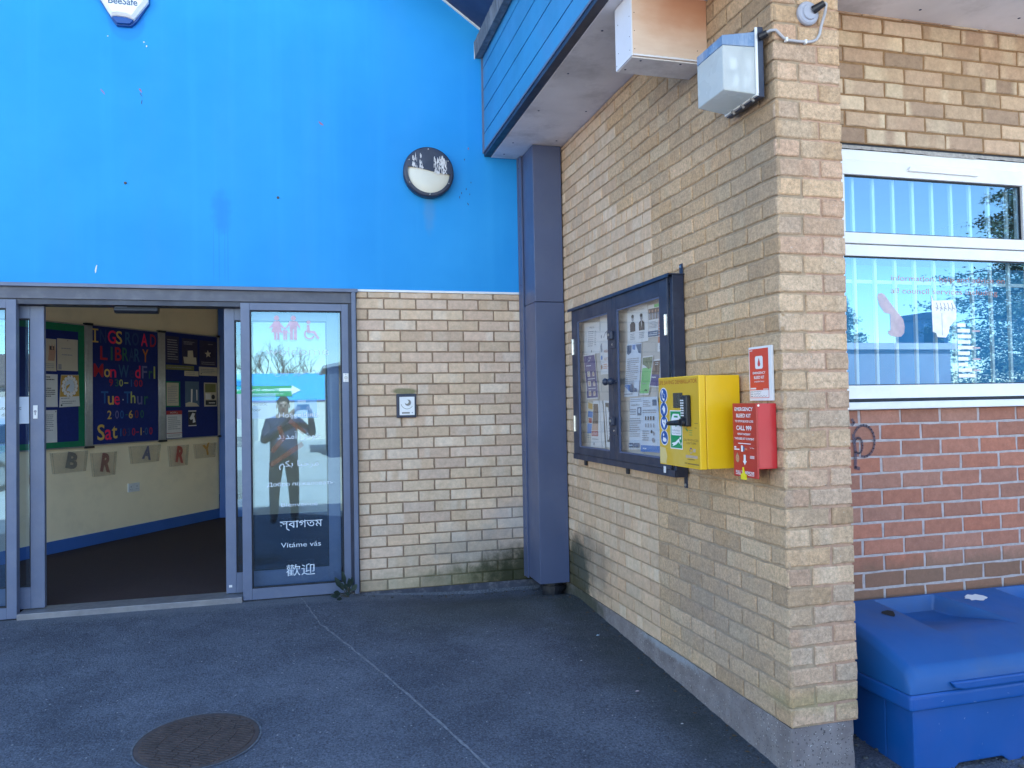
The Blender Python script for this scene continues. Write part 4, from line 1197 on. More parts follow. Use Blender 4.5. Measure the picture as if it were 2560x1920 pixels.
# ================================================================== WINDOW
WY = -2.418
t_ = thing('window', (1.7, -2.4, 1.24), 'white plastic framed window with reflections and bars behind it, beside the pier', 'window')
fy0, fy1 = WY, WY + .06
mb = MB()
mb.box(.40, 2.72, fy0, fy1, 2.347, 2.395); mb.box(.40, .648, fy0, fy1, 1.3005, 2.3465); mb.box(2.66, 2.72, fy0, fy1, 1.3005, 2.3465)
mb.box(.40, 2.72, fy0, fy1, 1.238, 1.300)
mb.box(.6485, 2.6595, fy0, fy1, 1.900, 1.953)
mb.box(1.742, 1.80, fy0, fy1, 1.9535, 2.3465); mb.box(1.86, 1.92, fy0, fy1, 1.3005, 1.8995)
mb.build('frame', M_WHITE, t_, bevel=.003)
def sash(x0, x1, gx0, gx1):
    mb = MB()
    y0, y1 = WY - .010, WY + .045
    mb.box(x0, x1, y0, y1, 2.276, 2.345); mb.box(x0, x1, y0, y1, 1.957, 2.007)
    mb.box(x0, gx0, y0, y1, 2.0075, 2.2755); mb.box(gx1, x1, y0, y1, 2.0075, 2.2755)
    o = mb.build('sash', M_WHITE, t_, bevel=.004)
    mb = MB(); e = .006
    mb.box(gx0, gx1, WY + .004, WY + .012, 2.2695, 2.2755); mb.box(gx0, gx1, WY + .004, WY + .012, 2.0075, 2.0125)
    mb.box(gx0, gx0 + e, WY + .004, WY + .012, 2.013, 2.269); mb.box(gx1 - e, gx1, WY + .004, WY + .012, 2.013, 2.269)
    mb.build('gasket', M_SEAL, o)
    mb = MB(); mb.quad(gx0, gx1, 2.008, 2.275, -(WY + .010), 0, FAC); mb.build('pane', G_WIN, o)
    return o
s1 = sash(.62, 1.740, .655, 1.684)
s2 = sash(1.802, 2.655, 1.86, 2.60)
mb = MB()
mb.box(.648, 1.86, WY + .006, WY + .014, 1.8935, 1.8995); mb.box(.648, 1.86, WY + .006, WY + .014, 1.3005, 1.304)
mb.build('gasket', M_SEAL, t_)
mb = MB(); mb.quad(.646, 1.862, 1.299, 1.901, -(WY + .012), 0, FAC); mb.quad(1.918, 2.662, 1.299, 1.901, -(WY + .012), 0, FAC); mb.build('lower_pane', G_WIN, t_)
mb = MB(); mb.prism([(1.0, 2.309), (1.012, 2.328), (1.40, 2.326), (1.412, 2.307), (1.405, 2.303), (1.01, 2.305)], .0107 - WY, .024 - WY, fr=FAC); mb.build('trickle_vent', M_WHITE, t_, bevel=.003)
mb = MB(); mb.box(.30, 2.8, WY - .052, WY + .03, 1.189, 1.2225); mb.build('sill', M_WHITE, t_, bevel=.004)
mb = MB(); mb.box(.40, 2.72, WY + .006, WY + .05, 1.223, 1.2375); mb.build('packer_gap', M_SEAL, t_)
M_MASTIC = pm('old_mastic', (.36, .34, .32), .8, .25, 60, bumps=.4, bscale=120)
mb = MB()
vs, fs = [], []
n = 70
for i in range(n + 1):
    x = .30 + 2.4 * i / n
    lo = 2.3965 + .004 * mn.noise(Vector((x * 22, 0, 0))) - (.004 if 1.1 < x < 1.4 else 0)
    vs += [(x, WY - .006, lo), (x, WY - .004 + .002 * mn.noise(Vector((x * 30, 5, 0))), 2.409), (x, WY - .002, 2.414)]
for i in range(n):
    fs += [(3 * i, 3 * i + 3, 3 * i + 4, 3 * i + 1), (3 * i + 1, 3 * i + 4, 3 * i + 5, 3 * i + 2)]
mb.add(vs, fs)
mb.build('mastic_bead', M_MASTIC, t_)
mb = MB(); mb.box(.30, 2.72, WY + .002, WY + .07, 2.3955, 2.4225); mb.build('lintel_void', M_SEAL, t_)
cw = -(WY + .0105)
mb = MB()
mb.text('information, help and advice on', 1.245, 1.800, .665, .034, 0, FAC, cw); mb.text('all council services including', 1.22, 1.740, .62, .034, 0, FAC, cw)
mb.build('window_lettering', V_OTXT, t_, normals=False)
V_PALEP = vinyl('vinyl_pale_pink', (.66, .48, .50), .75)
V_WHITE = vinyl('vinyl_white', (.93, .92, .86), .95)
mb = MB(); mb.poly([(.832, 1.712), (.838, 1.727), (.855, 1.731), (.872, 1.724), (.905, 1.684), (.945, 1.640), (.972, 1.610), (.980, 1.575), (.976, 1.545), (.958, 1.527), (.930, 1.526), (.902, 1.530), (.884, 1.545), (.892, 1.556), (.901, 1.558), (.901, 1.632), (.868, 1.640), (.842, 1.675)], cw, 0, FAC)
mb.build('pink_thumb_decal', V_PALEP, t_, normals=False)
mb = MB()
mb.poly([(1.137, 1.729), (1.150, 1.700), (1.262, 1.705), (1.282, 1.66), (1.278, 1.612), (1.238, 1.575), (1.232, 1.545), (1.215, 1.524), (1.165, 1.526), (1.160, 1.545), (1.140, 1.55)], cw, 0, FAC)
strip(mb, [(1.195, 1.64), (1.194, 1.535)], .003, cw + .0004, FAC, 1)
for k in range(5):
    strip(mb, [(1.165 + .022 * k, 1.690), (1.172 + .022 * k, 1.672 - .005 * (k % 2)), (1.166 + .022 * k, 1.652)], .004, cw + .0004, FAC, 1)
    strip(mb, [(1.160 + .024 * k, 1.668), (1.178 + .024 * k, 1.660)], .0035, cw + .0005, FAC, 1)
mb.build('white_fist_decal', [V_WHITE, M_INKG], t_, normals=False)
mb = MB()
for k in range(10):
    z = 1.585 - k * .0272
    w_ = [.05, .075, .08, .075, .095, .07, .06, .055, .08, .10][k]
    mb.quad(1.283, 1.283 + w_, z - .009, z + .008, cw, 0, FAC)
    if k in (1, 4, 6, 8):
        mb.quad(1.37, 1.37 + .045, z - .006, z + .002, cw, 1, FAC)
mb.build('leaflet_slips', [V_WHITE, V_PALEP], t_, normals=False)
BARM = pm('bar_white', (.84, .88, .86), .45, .05, 5)
bars = thing('security_grille', (1.6, -2.32, 1.25), 'white steel security bars standing inside the window', 'security bars')
for k in range(17):
    mb = MB(); mb.box(.752 + .1135 * k, .766 + .1135 * k, -2.352, -2.338, 1.24, 2.42); mb.build('bar', BARM, bars)
for z in (1.795, 1.262):
    mb = MB(); mb.box(.40, 2.7, -2.3375, -2.327, z - .008, z + .008); mb.build('cross_bar', BARM, bars)
# office room behind the window
g = MB(); g.prism([(.33, -2.29), (3.61, -2.29), (3.61, 1.4), (.33, 1.4)], -.08, .004, fr=Flat(0)); tag(g.build('office_floor', M_SKIRT), kind='structure')
g = MB(); g.prism([(.33, -2.29), (3.61, -2.29), (3.61, 1.4), (.33, 1.4)], 2.70, 2.8, fr=Flat(0)); tag(g.build('office_ceiling', M_CEIL), kind='structure')
t_ = thing('added_blue_panel', (1.6, -2.2, 1.2), 'bright blue display panel added inside the window behind the white bars', 'divider')  # blue display panel, added behind the bars to give the panes a blue veil
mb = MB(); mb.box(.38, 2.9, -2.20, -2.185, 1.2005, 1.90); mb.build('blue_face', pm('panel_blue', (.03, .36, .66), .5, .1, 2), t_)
t_ = thing('office_wall', (2, 1.3, 0), 'pale inner walls of the office behind the barred window', 'wall')
M_OFF = pm('office_paint', (.30, .48, .66), .7, .05, 2)
mb = MB(); mb.box(.30, 3.61, 1.3, 1.4, .005, 2.69); mb.box(.30, .36, -2.28, 1.299, .005, 2.69); mb.build('plaster', M_OFF, t_)
mb = MB(); mb.box(.37, 3.0, -2.26, -1.85, 1.16, 1.20); mb.box(.37, .42, -2.26, -1.85, .005, 1.159); mb.box(2.95, 3.0, -2.26, -1.85, .005, 1.159)
t2 = thing('office_counter', (1.6, -2.05, 0), 'long office counter just inside the barred window', 'counter')
mb.build('worktop', M_SKIRT, t2)

# ================================================================== NOTICE BOARD
NB = thing('notice_board', SIDE((1.39, .88, 0)), 'dark navy metal notice board case with two glazed doors on the brick side wall', 'notice board')
a0, a1, z0, z1, D = .672, 2.105, .882, 1.845, .064
mb = MB()
e = .03
mb.box(a0, a0 + e, z0, z1, .004, D, 0, SIDE); mb.box(a1 - e, a1, z0, z1, .004, D, 0, SIDE)
mb.box(a0 + e, a1 - e, z1 - e, z1, .004, D, 0, SIDE); mb.box(a0 + e, a1 - e, z0, z0 + e, .004, D, 0, SIDE)
mb.build('case', M_NAVY, NB, bevel=.002)
mb = MB(); mb.prism([(z1 + .0005, .0), (z1 + .006, .0), (z1 + .006, .088), (z1 - .012, .090), (z1 - .012, .0865), (z1 + .0005, .084)], a0 - .012, a1 + .004, fr=Fr((0, 0, 0), (0, 0, 1), (-1, 0, 0), (0, -1, 0))); mb.build('rain_hood', M_NAVY, NB)
M_BACK = pm('board_backing', (.52, .47, .43), .8, .05, 4)
mb = MB(); mb.box(a0 + e, a1 - e, z0 + e, z1 - e, .006, .022, 0, SIDE); mb.build('backing_panel', M_BACK, NB)
def nbdoor(p0, p1, g0, g1):
    mb = MB()
    zt, zb = 1.838, .918
    gt, gb = 1.758, .962
    c0, c1 = D + .001, D + .013
    mb.box(p0, g0, zb, zt, c0, c1, 0, SIDE); mb.box(g1, p1, zb, zt, c0, c1, 0, SIDE)
    mb.box(g0, g1, gt, zt, c0, c1, 0, SIDE); mb.box(g0, g1, zb, gb, c0, c1, 0, SIDE)
    o = mb.build('door', M_NAVY, NB, bevel=.0025)
    mb = MB()
    for (u0, u1, v0, v1) in ((g0 + .0005, g0 + .008, gb + .0005, gt - .0005), (g1 - .008, g1 - .0005, gb + .0005, gt - .0005), (g0 + .0085, g1 - .0085, gt - .0085, gt - .0005), (g0 + .0085, g1 - .0085, gb + .0005, gb + .0085)):
        mb.box(u0, u1, v0, v1, c0, c1 - .003, 0, SIDE)
    mb.build('glazing_bead', M_COLM, o)
    mb = MB(); mb.quad(g0, g1, gb, gt, D + .004, 0, SIDE); mb.build('glass', G_BOARD, o)
    return o
dl = nbdoor(.700, 1.384, .800, 1.312)
dr = nbdoor(1.388, 2.072, 1.442, 1.985)
mb = MB(); mb.box(.6735, 2.1035, z0 + .0005, .9155, D + .0008, D + .008, 0, SIDE); mb.build('lower_rail', M_NAVY, NB)
for (aa, z_) in ((.724, 1.602), (.734, 1.110), (2.056, 1.610), (2.056, 1.11)):
    mb = MB(); mb.box(aa - .018, aa + .018, z_ - .05, z_ + .05, D + .0135, D + .016, 0, SIDE)
    mb.cyl((aa, z_ - .05, D + .018), (aa, z_ + .05, D + .018), .0055, n=10, fr=SIDE); mb.build('hinge', M_STEEL, NB)
for z_ in (1.612, 1.128):
    mb = MB(); mb.box(1.352, 1.408, z_ - .016, z_ + .032, D + .0135, D + .034, 0, SIDE); lk = mb.build('lock', M_NAVY, NB, bevel=.006)
    mb = MB(); mb.cyl((1.38, z_ + .010, D + .034), (1.38, z_ + .010, D + .037), .008, n=12, fr=SIDE); mb.build('lock_barrel', M_STEEL, lk)
    mb = MB(); mb.box(1.366, 1.43, z_ - .068, z_ - .020, D + .0135, D + .018, 0, SIDE); mb.build('hasp', M_NAVY, NB, bevel=.004)
    mb = MB(); mb.cyl((1.393, z_ - .045, D + .018), (1.393, z_ - .045, D + .021), .006, n=10, fr=SIDE); mb.build('hasp_bolt', M_STEEL, NB)
for aa, nm in ((1.352, 'knob'), (1.425, 'knob')):
    mb = MB()
    prof = [(D + .013, .010), (D + .020, .007), (D + .030, .008), (D + .036, .016), (D + .046, .021), (D + .056, .0195), (D + .063, .012), (D + .065, .002)]
    vs, fs = [], []
    n = 16
    for c_, r_ in prof:
        vs += [(aa + r_ * cos(2 * pi * k / n), 1.358 + r_ * sin(2 * pi * k / n), c_) for k in range(n)]
    for i in range(len(prof) - 1):
        fs += [(i * n + k, i * n + (k + 1) % n, (i + 1) * n + (k + 1) % n, (i + 1) * n + k) for k in range(n)]
    fs.append(tuple((len(prof) - 1) * n + k for k in range(n)))
    mb.add(vs, fs, 0, None, SIDE)
    mb.build(nm, M_NAVY, NB, smooth=True)
mb = MB(); mb.box(2.062, 2.096, .828, 1.902, .0015, .004, 0, SIDE); st = mb.build('wall_strap', M_NAVY, NB, bevel=.0012)
for z_ in (1.888, .842):
    mb = MB(); mb.cyl((2.079, z_, .004), (2.079, z_, .0075), .007, n=8, fr=SIDE); mb.build('strap_bolt', M_STEEL, st)
for aa in (.726, 1.398):
    mb = MB(); mb.box(aa - .02, aa + .02, .838, .8815, .002, .012, 0, SIDE); mb.build('lower_bracket', M_BLACK, NB, bevel=.004)
mb = MB(); mb.box(1.996, 2.022, .898, .930, D + .0135, D + .0142, 0, SIDE); mb.build('white_tag', M_PAPER, NB)

GN = 'papers behind the glass of the navy notice board'
CN = .024
P4 = lambda *p: [p[0], p[1], p[2], p[3]]
paper(SIDE, P4((.783, 1.552), (1.055, 1.540), (1.066, 1.731), (.794, 1.751)), CN, 'poster', 'white dated list at the top left of the navy notice board', 'poster', [M_PAPER, IG, IB],
      [('t', 'What\'s On', .5, .84, .3, .06, 2), ('l', .28, .62, .22, .74, 8, 1), ('l', .7, .8, .25, .74, 8, 1), ('d', .52, .08, .02, .04, 2)], group=GN)
paper(SIDE, P4((1.064, 1.613), (1.245, 1.609), (1.243, 1.765), (1.078, 1.768)), CN + .001, 'poster', 'nearly blank white sheet with a grey arc beside the dated list', 'poster', [M_PAPER, IG],
      [('p', [(.3, .12), (.45, .3), (.7, .38), (.9, .36), (.9, .33), (.7, .34), (.48, .26), (.36, .1)], 1), ('d', .15, .16, .05, .07, 1)], group=GN)
paper(SIDE, P4((1.068, 1.410), (1.248, 1.408), (1.245, 1.609), (1.059, 1.612)), CN + .002, 'poster', 'white sheet with red, blue and pink doodles behind the left door lock', 'poster', [M_PAPER, M_ORGP, M_BLUP, IG, M_SKINP],
      [('p', [(.05, .85), (.2, .95), (.22, .7), (.1, .66)], 3), ('d', .85, .88, .10, .1, 1), ('d', .14, .5, .08, .07, 2), ('d', .86, .25, .12, .14, 2), ('t', 'KIDS', .6, .68, .4, .08, 1), ('t', 'ART', .55, .45, .4, .09, 4), ('l', .3, .7, .15, .32, 3, 1), ('d', .12, .22, .09, .07, 4), ('d', .8, .07, .05, .03, 3)], group=GN)
paper(SIDE, P4((.839, 1.263), (1.034, 1.265), (.99, 1.545), (.785, 1.546)), CN + .006, 'poster', 'curling purple leaflet with small portrait photos in the left case door', 'poster', [M_PAPER, M_PURP, M_PAPERC, M_SKINP, IB],
      [('r', .04, .96, .03, .97, 1), ('t', 'MEET THE', .42, .91, .5, .045, 0), ('t', 'TEAM', .38, .85, .3, .045, 0), ('l', .2, .7, .72, .77, 1, 0)] +
      sum([[('r', .2, .42, .50 - k * .215, .62 - k * .215, 2), ('d', .31, .56 - k * .215, .07, .045, 3), ('r', .62, .80, .50 - k * .215, .60 - k * .215, 2), ('d', .71, .555 - k * .215, .05, .035, 3), ('l', .2, .85, .43 - k * .215, .47 - k * .215, 1, 0)] for k in range(3)], []), curl=.006, group=GN)
paper(SIDE, P4((.808, 1.009), (.906, 1.012), (.925, 1.245), (.828, 1.257)), CN, 'poster', 'narrow leaflet with blue and red blocks at the lower left of the board', 'poster', [M_PAPERC, M_BLUP, M_REDB, IG, M_MUST],
      [('r', .1, .9, .80, .95, 4), ('r', .12, .95, .58, .74, 1), ('r', .25, .8, .44, .56, 2), ('r', .05, .9, .16, .42, 1), ('l', .1, .9, .03, .13, 2, 3)], group=GN)
paper(SIDE, P4((.889, .967), (1.129, .970), (1.09, 1.253), (.933, 1.255)), CN + .005, 'poster', 'white newspaper sheet with a photograph and dark red lines in the left case', 'poster', [M_PAPER, M_BRNP, M_REDB, IG, M_SKINP],
      [('r', .04, .55, .40, .93, 1), ('r', .04, .55, .36, .50, 4), ('r', .04, .55, .24, .35, 2), ('l', .08, .52, .255, .335, 3, 0), ('l', .12, .6, .15, .2, 1, 3), ('d', .25, .07, .05, .035, 3), ('p', [(.78, .0), (.80, .0), (.76, 1), (.745, 1)], 3)], curl=.006, group=GN)
paper(SIDE, P4((1.134, .977), (1.302, .976), (1.300, 1.252), (1.105, 1.253)), CN + .001, 'poster', 'white sheet with a bold rounded black outline beside the newspaper sheet', 'poster', [M_PAPER, IB, M_REDB, IG],
      [('r', .12, .98, .12, .95, 1), ('r', .17, .93, .155, .915, 0), ('d', .45, .86, .1, .05, 1), ('d', .45, .86, .06, .025, 0), ('d', .62, .72, .09, .05, 2), ('l', .3, .85, .2, .5, 5, 3)], group=GN)
paper(SIDE, P4((1.473, 1.559), (1.741, 1.559), (1.740, 1.751), (1.480, 1.768)), CN, 'poster', 'white poster with two suited portraits at the top of the right case door', 'poster', [M_PAPER, IB, M_BRNP, IG, M_INKG],
      sum([[('p', [(x - .13, .32), (x + .13, .32), (x + .13, .52), (x + .06, .58), (x - .06, .58), (x - .13, .52)], 1), ('d', x, .68, .062, .095, 3), ('d', x, .725, .066, .05, 1), ('p', [(x - .018, .56), (x + .018, .56), (x, .38)], 0), ('l', x - .12, x + .13, .1, .28, 4, 3)] for x in (.27, .71)], []) + [('t', 'Your Ward Councillors', .52, .90, .72, .06, 3)], group=GN)
paper(SIDE, P4((1.750, 1.573), (1.879, 1.568), (1.891, 1.738), (1.749, 1.743)), CN + .001, 'poster', 'leaflet with a dark group photograph and a white caption block', 'poster', [M_PAPER, M_BRNP, IG, M_TEALP, M_GRNP, M_SKINP],
      [('r', .04, .96, .55, .88, 1)] + [('d', .14 + .24 * k, .80, .05, .045, 5) for k in range(4)] + [('r', .06 + .24 * k, .22 + .24 * k, .56, .74, 2) for k in range(4)] + [('r', .55, .95, .90, .99, 4), ('l', .08, .9, .28, .5, 5, 2), ('r', .02, .98, .03, .2, 3), ('l', .08, .9, .06, .17, 2, 0)], group=GN)
paper(SIDE, P4((1.857, 1.494), (1.958, 1.490), (1.965, 1.694), (1.881, 1.698)), CN + .003, 'poster', 'orange leaflet at the right edge of the notice board', 'poster', [M_ORGP, M_PAPER, IG],
      [('r', 0, 1, .0, .22, 1), ('r', .1, .9, .84, .96, 1), ('l', .15, .85, .06, .18, 3, 2), ('l', .12, .8, .35, .7, 5, 1)], group=GN)
paper(SIDE, P4((1.417, 1.271), (1.608, 1.272), (1.667, 1.555), (1.472, 1.560)), CN + .003, 'poster', 'pale blue letter with dark blue blocks at its top and foot', 'poster', [M_PAPERB, M_TEALP, IG, M_BLUP],
      [('p', [(.02, .98), (.36, .98), (.34, .84), (.18, .80), (.05, .82)], 1), ('p', [(.4, .98), (.62, .98), (.6, .88), (.42, .9)], 3), ('p', [(.64, .98), (.98, .98), (.98, .8), (.82, .82)], 1), ('l', .1, .9, .24, .74, 13, 2), ('p', [(.05, .21), (.45, .10), (.45, .22), (.25, .24)], 3), ('p', [(.48, .09), (.72, .09), (.6, .25), (.5, .23)], 1), ('p', [(.76, .09), (.96, .09), (.92, .15), (.78, .17)], 1), ('l', .1, .9, .03, .07, 1, 1)], group=GN)
paper(SIDE, P4((1.620, 1.279), (1.745, 1.278), (1.805, 1.480), (1.679, 1.480)), CN + .004, 'poster', 'bright green leaflet with a leafy photograph across its top', 'poster', [M_PAPER, M_GRNP, M_MINT, IG, IB],
      [('r', .05, .95, .04, .70, 1), ('p', [(.04, .97), (.96, .97), (.96, .7), (.7, .66), (.4, .74), (.04, .80)], 2), ('l', .15, .8, .36, .6, 4, 1), ('l', .2, .8, .28, .32, 1, 3), ('p', [(.5, .12), (.8, .10), (.7, .15)], 4)], group=GN)
paper(SIDE, P4((1.751, 1.321), (1.878, 1.313), (1.892, 1.458), (1.811, 1.457)), CN + .006, 'poster', 'tilted dark purple and black flyer beside the green leaflet', 'poster', [M_PAPER, M_PURP, IB, IG, M_BRNP],
      [('r', .05, .95, .04, .45, 1), ('r', .05, .95, .45, .94, 4), ('l', .3, .9, .78, .9, 2, 0), ('l', .12, .6, .30, .40, 1, 0)], group=GN)
paper(SIDE, P4((1.882, 1.357), (1.938, 1.356), (1.944, 1.462), (1.884, 1.462)), CN + .002, 'poster', 'slim white and green strip beside the purple flyer', 'poster', [M_PAPER, M_GRNP, IG],
      [('r', 0, 1, 0, .22, 1), ('l', .2, .9, .3, .95, 9, 2)], group=GN)
paper(SIDE, P4((1.467, .980), (1.621, .988), (1.655, 1.265), (1.491, 1.264)), CN, 'poster', 'white newsletter page with a small dark photo in the lower right case', 'poster', [M_PAPERB, IG, IB, M_TEALP],
      [('r', .04, .95, .93, .935, 2), ('l', .05, .95, .955, .985, 1, 1), ('t', 'Judging Illness', .45, .86, .7, .04, 2), ('r', .62, .95, .66, .82, 3), ('d', .78, .75, .09, .05, 0), ('l', .05, .55, .66, .8, 3, 1), ('l', .05, .95, .24, .62, 9, 1), ('r', .05, .45, .04, .13, 3), ('r', .5, .92, .04, .13, 3), ('l', .1, .4, .06, .11, 1, 0)], group=GN)
paper(SIDE, P4((1.624, .978), (1.868, .984), (1.845, 1.268), (1.655, 1.266)), CN + .004, 'poster', 'pale sheet with rows of little figures and a blue band along its foot', 'poster', [M_PAPERB, M_BLUP, IG, IB, M_TEALP],
      [('r', 0, 1, .0, .12, 1), ('l', .1, .4, .03, .09, 1, 0), ('r', .66, .92, .84, .95, 4), ('l', .08, .55, .82, .95, 4, 2), ('l', .08, .9, .70, .78, 2, 2)] +
      [('r', .24 + .15 * k, .31 + .15 * k, .58, .65, 3) for k in range(4)] + [('r', .26 + .15 * k, .31 + .15 * k, .45, .52, 2) for k in range(4)] + [('d', .62, .37, .05, .03, 3), ('d', .74, .34, .04, .04, 2), ('d', .70, .22, .07, .045, 2), ('l', .1, .5, .2, .4, 5, 2)], group=GN)

# ================================================================== DEFIBRILLATOR CABINET
DF = thing('defibrillator_cabinet', SIDE((2.4, .962, 0)), 'yellow life saving defibrillator cabinet with keypad lock over the notice board edge', 'defibrillator')
a0, a1, z0, z1 = 2.214, 2.587, .962, 1.348
mb = MB(); mb.box(a0, a1, z0, z1, .012, .1680, 0, SIDE); mb.build('cabinet', M_YEL, DF, bevel=.003)
mb = MB(); mb.box(a0 + .03, a1 - .03, z0 + .03, z1 - .03, .0005, .0118, 0, SIDE); mb.build('mounting_plate', M_BLACK, DF)
mb = MB(); mb.box(a0 - .001, a1 + .001, z0 - .001, z1 + .001, .1705, .200, 0, SIDE); dd = mb.build('door', M_YEL, DF, bevel=.003)
cf = .2006
mb = MB(); mb.quad(a0 + .003, a1 - .004, z0 + .003, z1 - .004, cf, 0, SIDE)
mb.poly([(a0 + .004, 1.04), (a0 + .06, 1.035), (a0 + .066, 1.02), (a0 + .075, .998), (a0 + .064, .975), (a0 + .068, .966), (a0 + .004, .966)], cf + .0002, 1, SIDE)
mb.build('door_print', [M_YELD, M_YELW], dd, normals=False)
mb = MB(); mb.text('LIFE SAVING DEFIBRILLATOR', 2.397, 1.3265, .355, .0175, 0, SIDE, cf + .0004, bold=.004); mb.build('title_lettering', M_INKBR, dd, normals=False)
mb = MB()
for zz in (1.270, 1.207, 1.146, 1.081):
    mb.disc(2.265, zz, .0385, cf + .0003, 0, SIDE, 28, .0345)
for zz in (1.270, 1.207, 1.146, 1.081):
    mb.disc(2.265, zz, .0335, cf + .0006, 1, SIDE, 28, .0300)
c2 = cf + .0009
# handset
strip(mb, [(2.252, 1.285), (2.250, 1.270), (2.254, 1.258), (2.266, 1.250)], .008, c2, SIDE, 2)
strip(mb, [(2.251, 1.287), (2.258, 1.288)], .010, c2 + .0001, SIDE, 2); strip(mb, [(2.264, 1.251), (2.272, 1.252)], .010, c2 + .0001, SIDE, 2)
strip(mb, [(2.268, 1.278), (2.276, 1.270), (2.276, 1.262)], .003, c2, SIDE, 2)
# hands
mb.poly([(2.258, 1.222), (2.268, 1.224), (2.280, 1.212), (2.278, 1.198), (2.270, 1.190), (2.266, 1.186), (2.262, 1.196), (2.254, 1.206)], c2, 2, SIDE)
strip(mb, [(2.256, 1.214), (2.248, 1.208)], .005, c2, SIDE, 2)
# heart
mb.poly([(2.265, 1.122), (2.285, 1.148), (2.284, 1.160), (2.276, 1.164), (2.265, 1.155), (2.254, 1.164), (2.246, 1.160), (2.245, 1.148)], c2, 2, SIDE)
strip(mb, [(2.255, 1.147), (2.263, 1.147), (2.266, 1.154), (2.269, 1.140), (2.272, 1.147), (2.277, 1.147)], .0022, c2 + .0002, SIDE, 1)
# casualty
mb.poly([(2.248, 1.068), (2.254, 1.085), (2.262, 1.080), (2.272, 1.082), (2.286, 1.074), (2.285, 1.064), (2.262, 1.062)], c2, 2, SIDE)
mb.disc(2.258, 1.094, .006, c2, 2, SIDE, 12)
mb.build('blue_instruction_stickers', [M_PAPER, M_SIGNB, M_INKW], dd, normals=False)
mb = MB()
mb.quad(2.324, 2.437, 1.036, 1.203, cf + .0003, 0, SIDE); mb.quad(2.328, 2.433, 1.040, 1.199, cf + .0005, 1, SIDE)
mb.poly([(2.340, 1.095), (2.424, 1.095), (2.428, 1.10), (2.428, 1.165), (2.408, 1.188), (2.352, 1.188), (2.336, 1.165), (2.336, 1.10)], cf + .0007, 0, SIDE)
mb.quad(2.362, 2.398, 1.172, 1.180, cf + .0009, 1, SIDE)
mb.poly([(2.380, 1.130), (2.400, 1.150), (2.396, 1.160), (2.386, 1.160), (2.380, 1.154), (2.374, 1.160), (2.364, 1.160), (2.360, 1.150)], cf + .0009, 1, SIDE)
mb.text('Defibrillator', 2.382, 1.117, .075, .009, 2, SIDE, cf + .001); mb.text('Heart Restarter', 2.382, 1.105, .078, .007, 2, SIDE, cf + .001)
mb.poly([(2.336, 1.058), (2.346, 1.062), (2.372, 1.066), (2.396, 1.078), (2.412, 1.084), (2.408, 1.074), (2.414, 1.062), (2.406, 1.060), (2.400, 1.068), (2.380, 1.056), (2.352, 1.048), (2.340, 1.046), (2.352, 1.054)], cf + .0007, 0, SIDE)
mb.disc(2.418, 1.084, .006, cf + .0007, 0, SIDE, 12); mb.ring(2.424, 1.060, .003, .006, cf + .0007, 0, SIDE, 10)
mb.build('green_sign', [M_INKW, M_SIGNG, M_INKG], dd, normals=False)
mb = MB(); mb.box(2.360, 2.446, 1.214, 1.279, cf, cf + .002, 0, SIDE); mb.build('viewing_window', pm('smoked_window', (.045, .040, .035), .25, .1, 8), dd, bevel=.0008)
mb = MB()
mb.box(2.470, 2.520, 1.136, 1.268, cf, cf + .024, 0, SIDE); kp = mb.build('keypad_lock', M_BLACK, dd, bevel=.006)
for r in range(7):
    for cc in (2.480, 2.494):
        mb = MB(); mb.box(cc - .005, cc + .005, 1.180 + r * .0105, 1.1855 + r * .0105, cf + .0242, cf + .027, 0, SIDE); mb.build('key', M_PLAST, kp)
mb = MB(); mb.cyl((2.496, 1.154, cf + .024), (2.496, 1.154, cf + .040), .017, n=18, fr=SIDE)
mb.tube([(2.498, 1.154, cf + .040), (2.47, 1.152, cf + .044), (2.43, 1.150, cf + .046), (2.395, 1.148, cf + .046)], [.012, .012, .011, .009], 10, 0, SIDE)
mb.build('lever_handle', M_BLACK, kp, smooth=False, bevel=.001)
mb = MB()
mb.text('CALL 999 FOR ACCESS', 2.512, 1.079, .128, .009, 0, SIDE, cf + .0004); mb.text('CODE TO OPEN', 2.513, 1.066, .085, .009, 0, SIDE, cf + .0004)
for zz, w_ in ((1.149, .03), (1.130, .02)):
    mb.quad(2.545, 2.545 + w_, zz, zz + .002, cf + .0004, 0, SIDE)
for zz in (1.118, 1.109, 1.100):
    mb.quad(2.497, 2.525, zz, zz + .002, cf + .0004, 1, SIDE)
strip(mb, [(2.468, 1.130), (2.474, 1.122), (2.486, 1.118)], .006, cf + .0004, SIDE, 1)
mb.text('www.', 2.465, .980, .028, .007, 0, SIDE, cf + .0004)
mb.quad(2.482, 2.577, .977, .982, cf + .0004, 0, SIDE)
mb.ring(2.511, 1.035, .008, .0125, cf + .0004, 2, SIDE, 20, .6, 3.4); mb.ring(2.511, 1.035, .008, .0125, cf + .0004, 3, SIDE, 20, 3.8, 6.4)
mb.quad(2.464, 2.566, 1.004, 1.016, cf + .0004, 3, SIDE); mb.quad(2.478, 2.540, .997, 1.000, cf + .0004, 0, SIDE); mb.quad(2.53, 2.55, 1.03, 1.044, cf + .0004, 3, SIDE)
mb.build('small_print', [pm('ink_brown_faded', (.20, .13, .04), .6, .1, 9), M_SIGNG, M_PURP, pm('ink_faded_lilac', (.48, .36, .26), .6, .1, 9)], dd, normals=False)
for z_ in (1.02, 1.29):
    mb = MB(); mb.cyl((a0 - .004, z_ - .02, .169), (a0 - .004, z_ + .02, .169), .004, n=10, fr=SIDE); mb.build('hinge', M_YEL, DF)

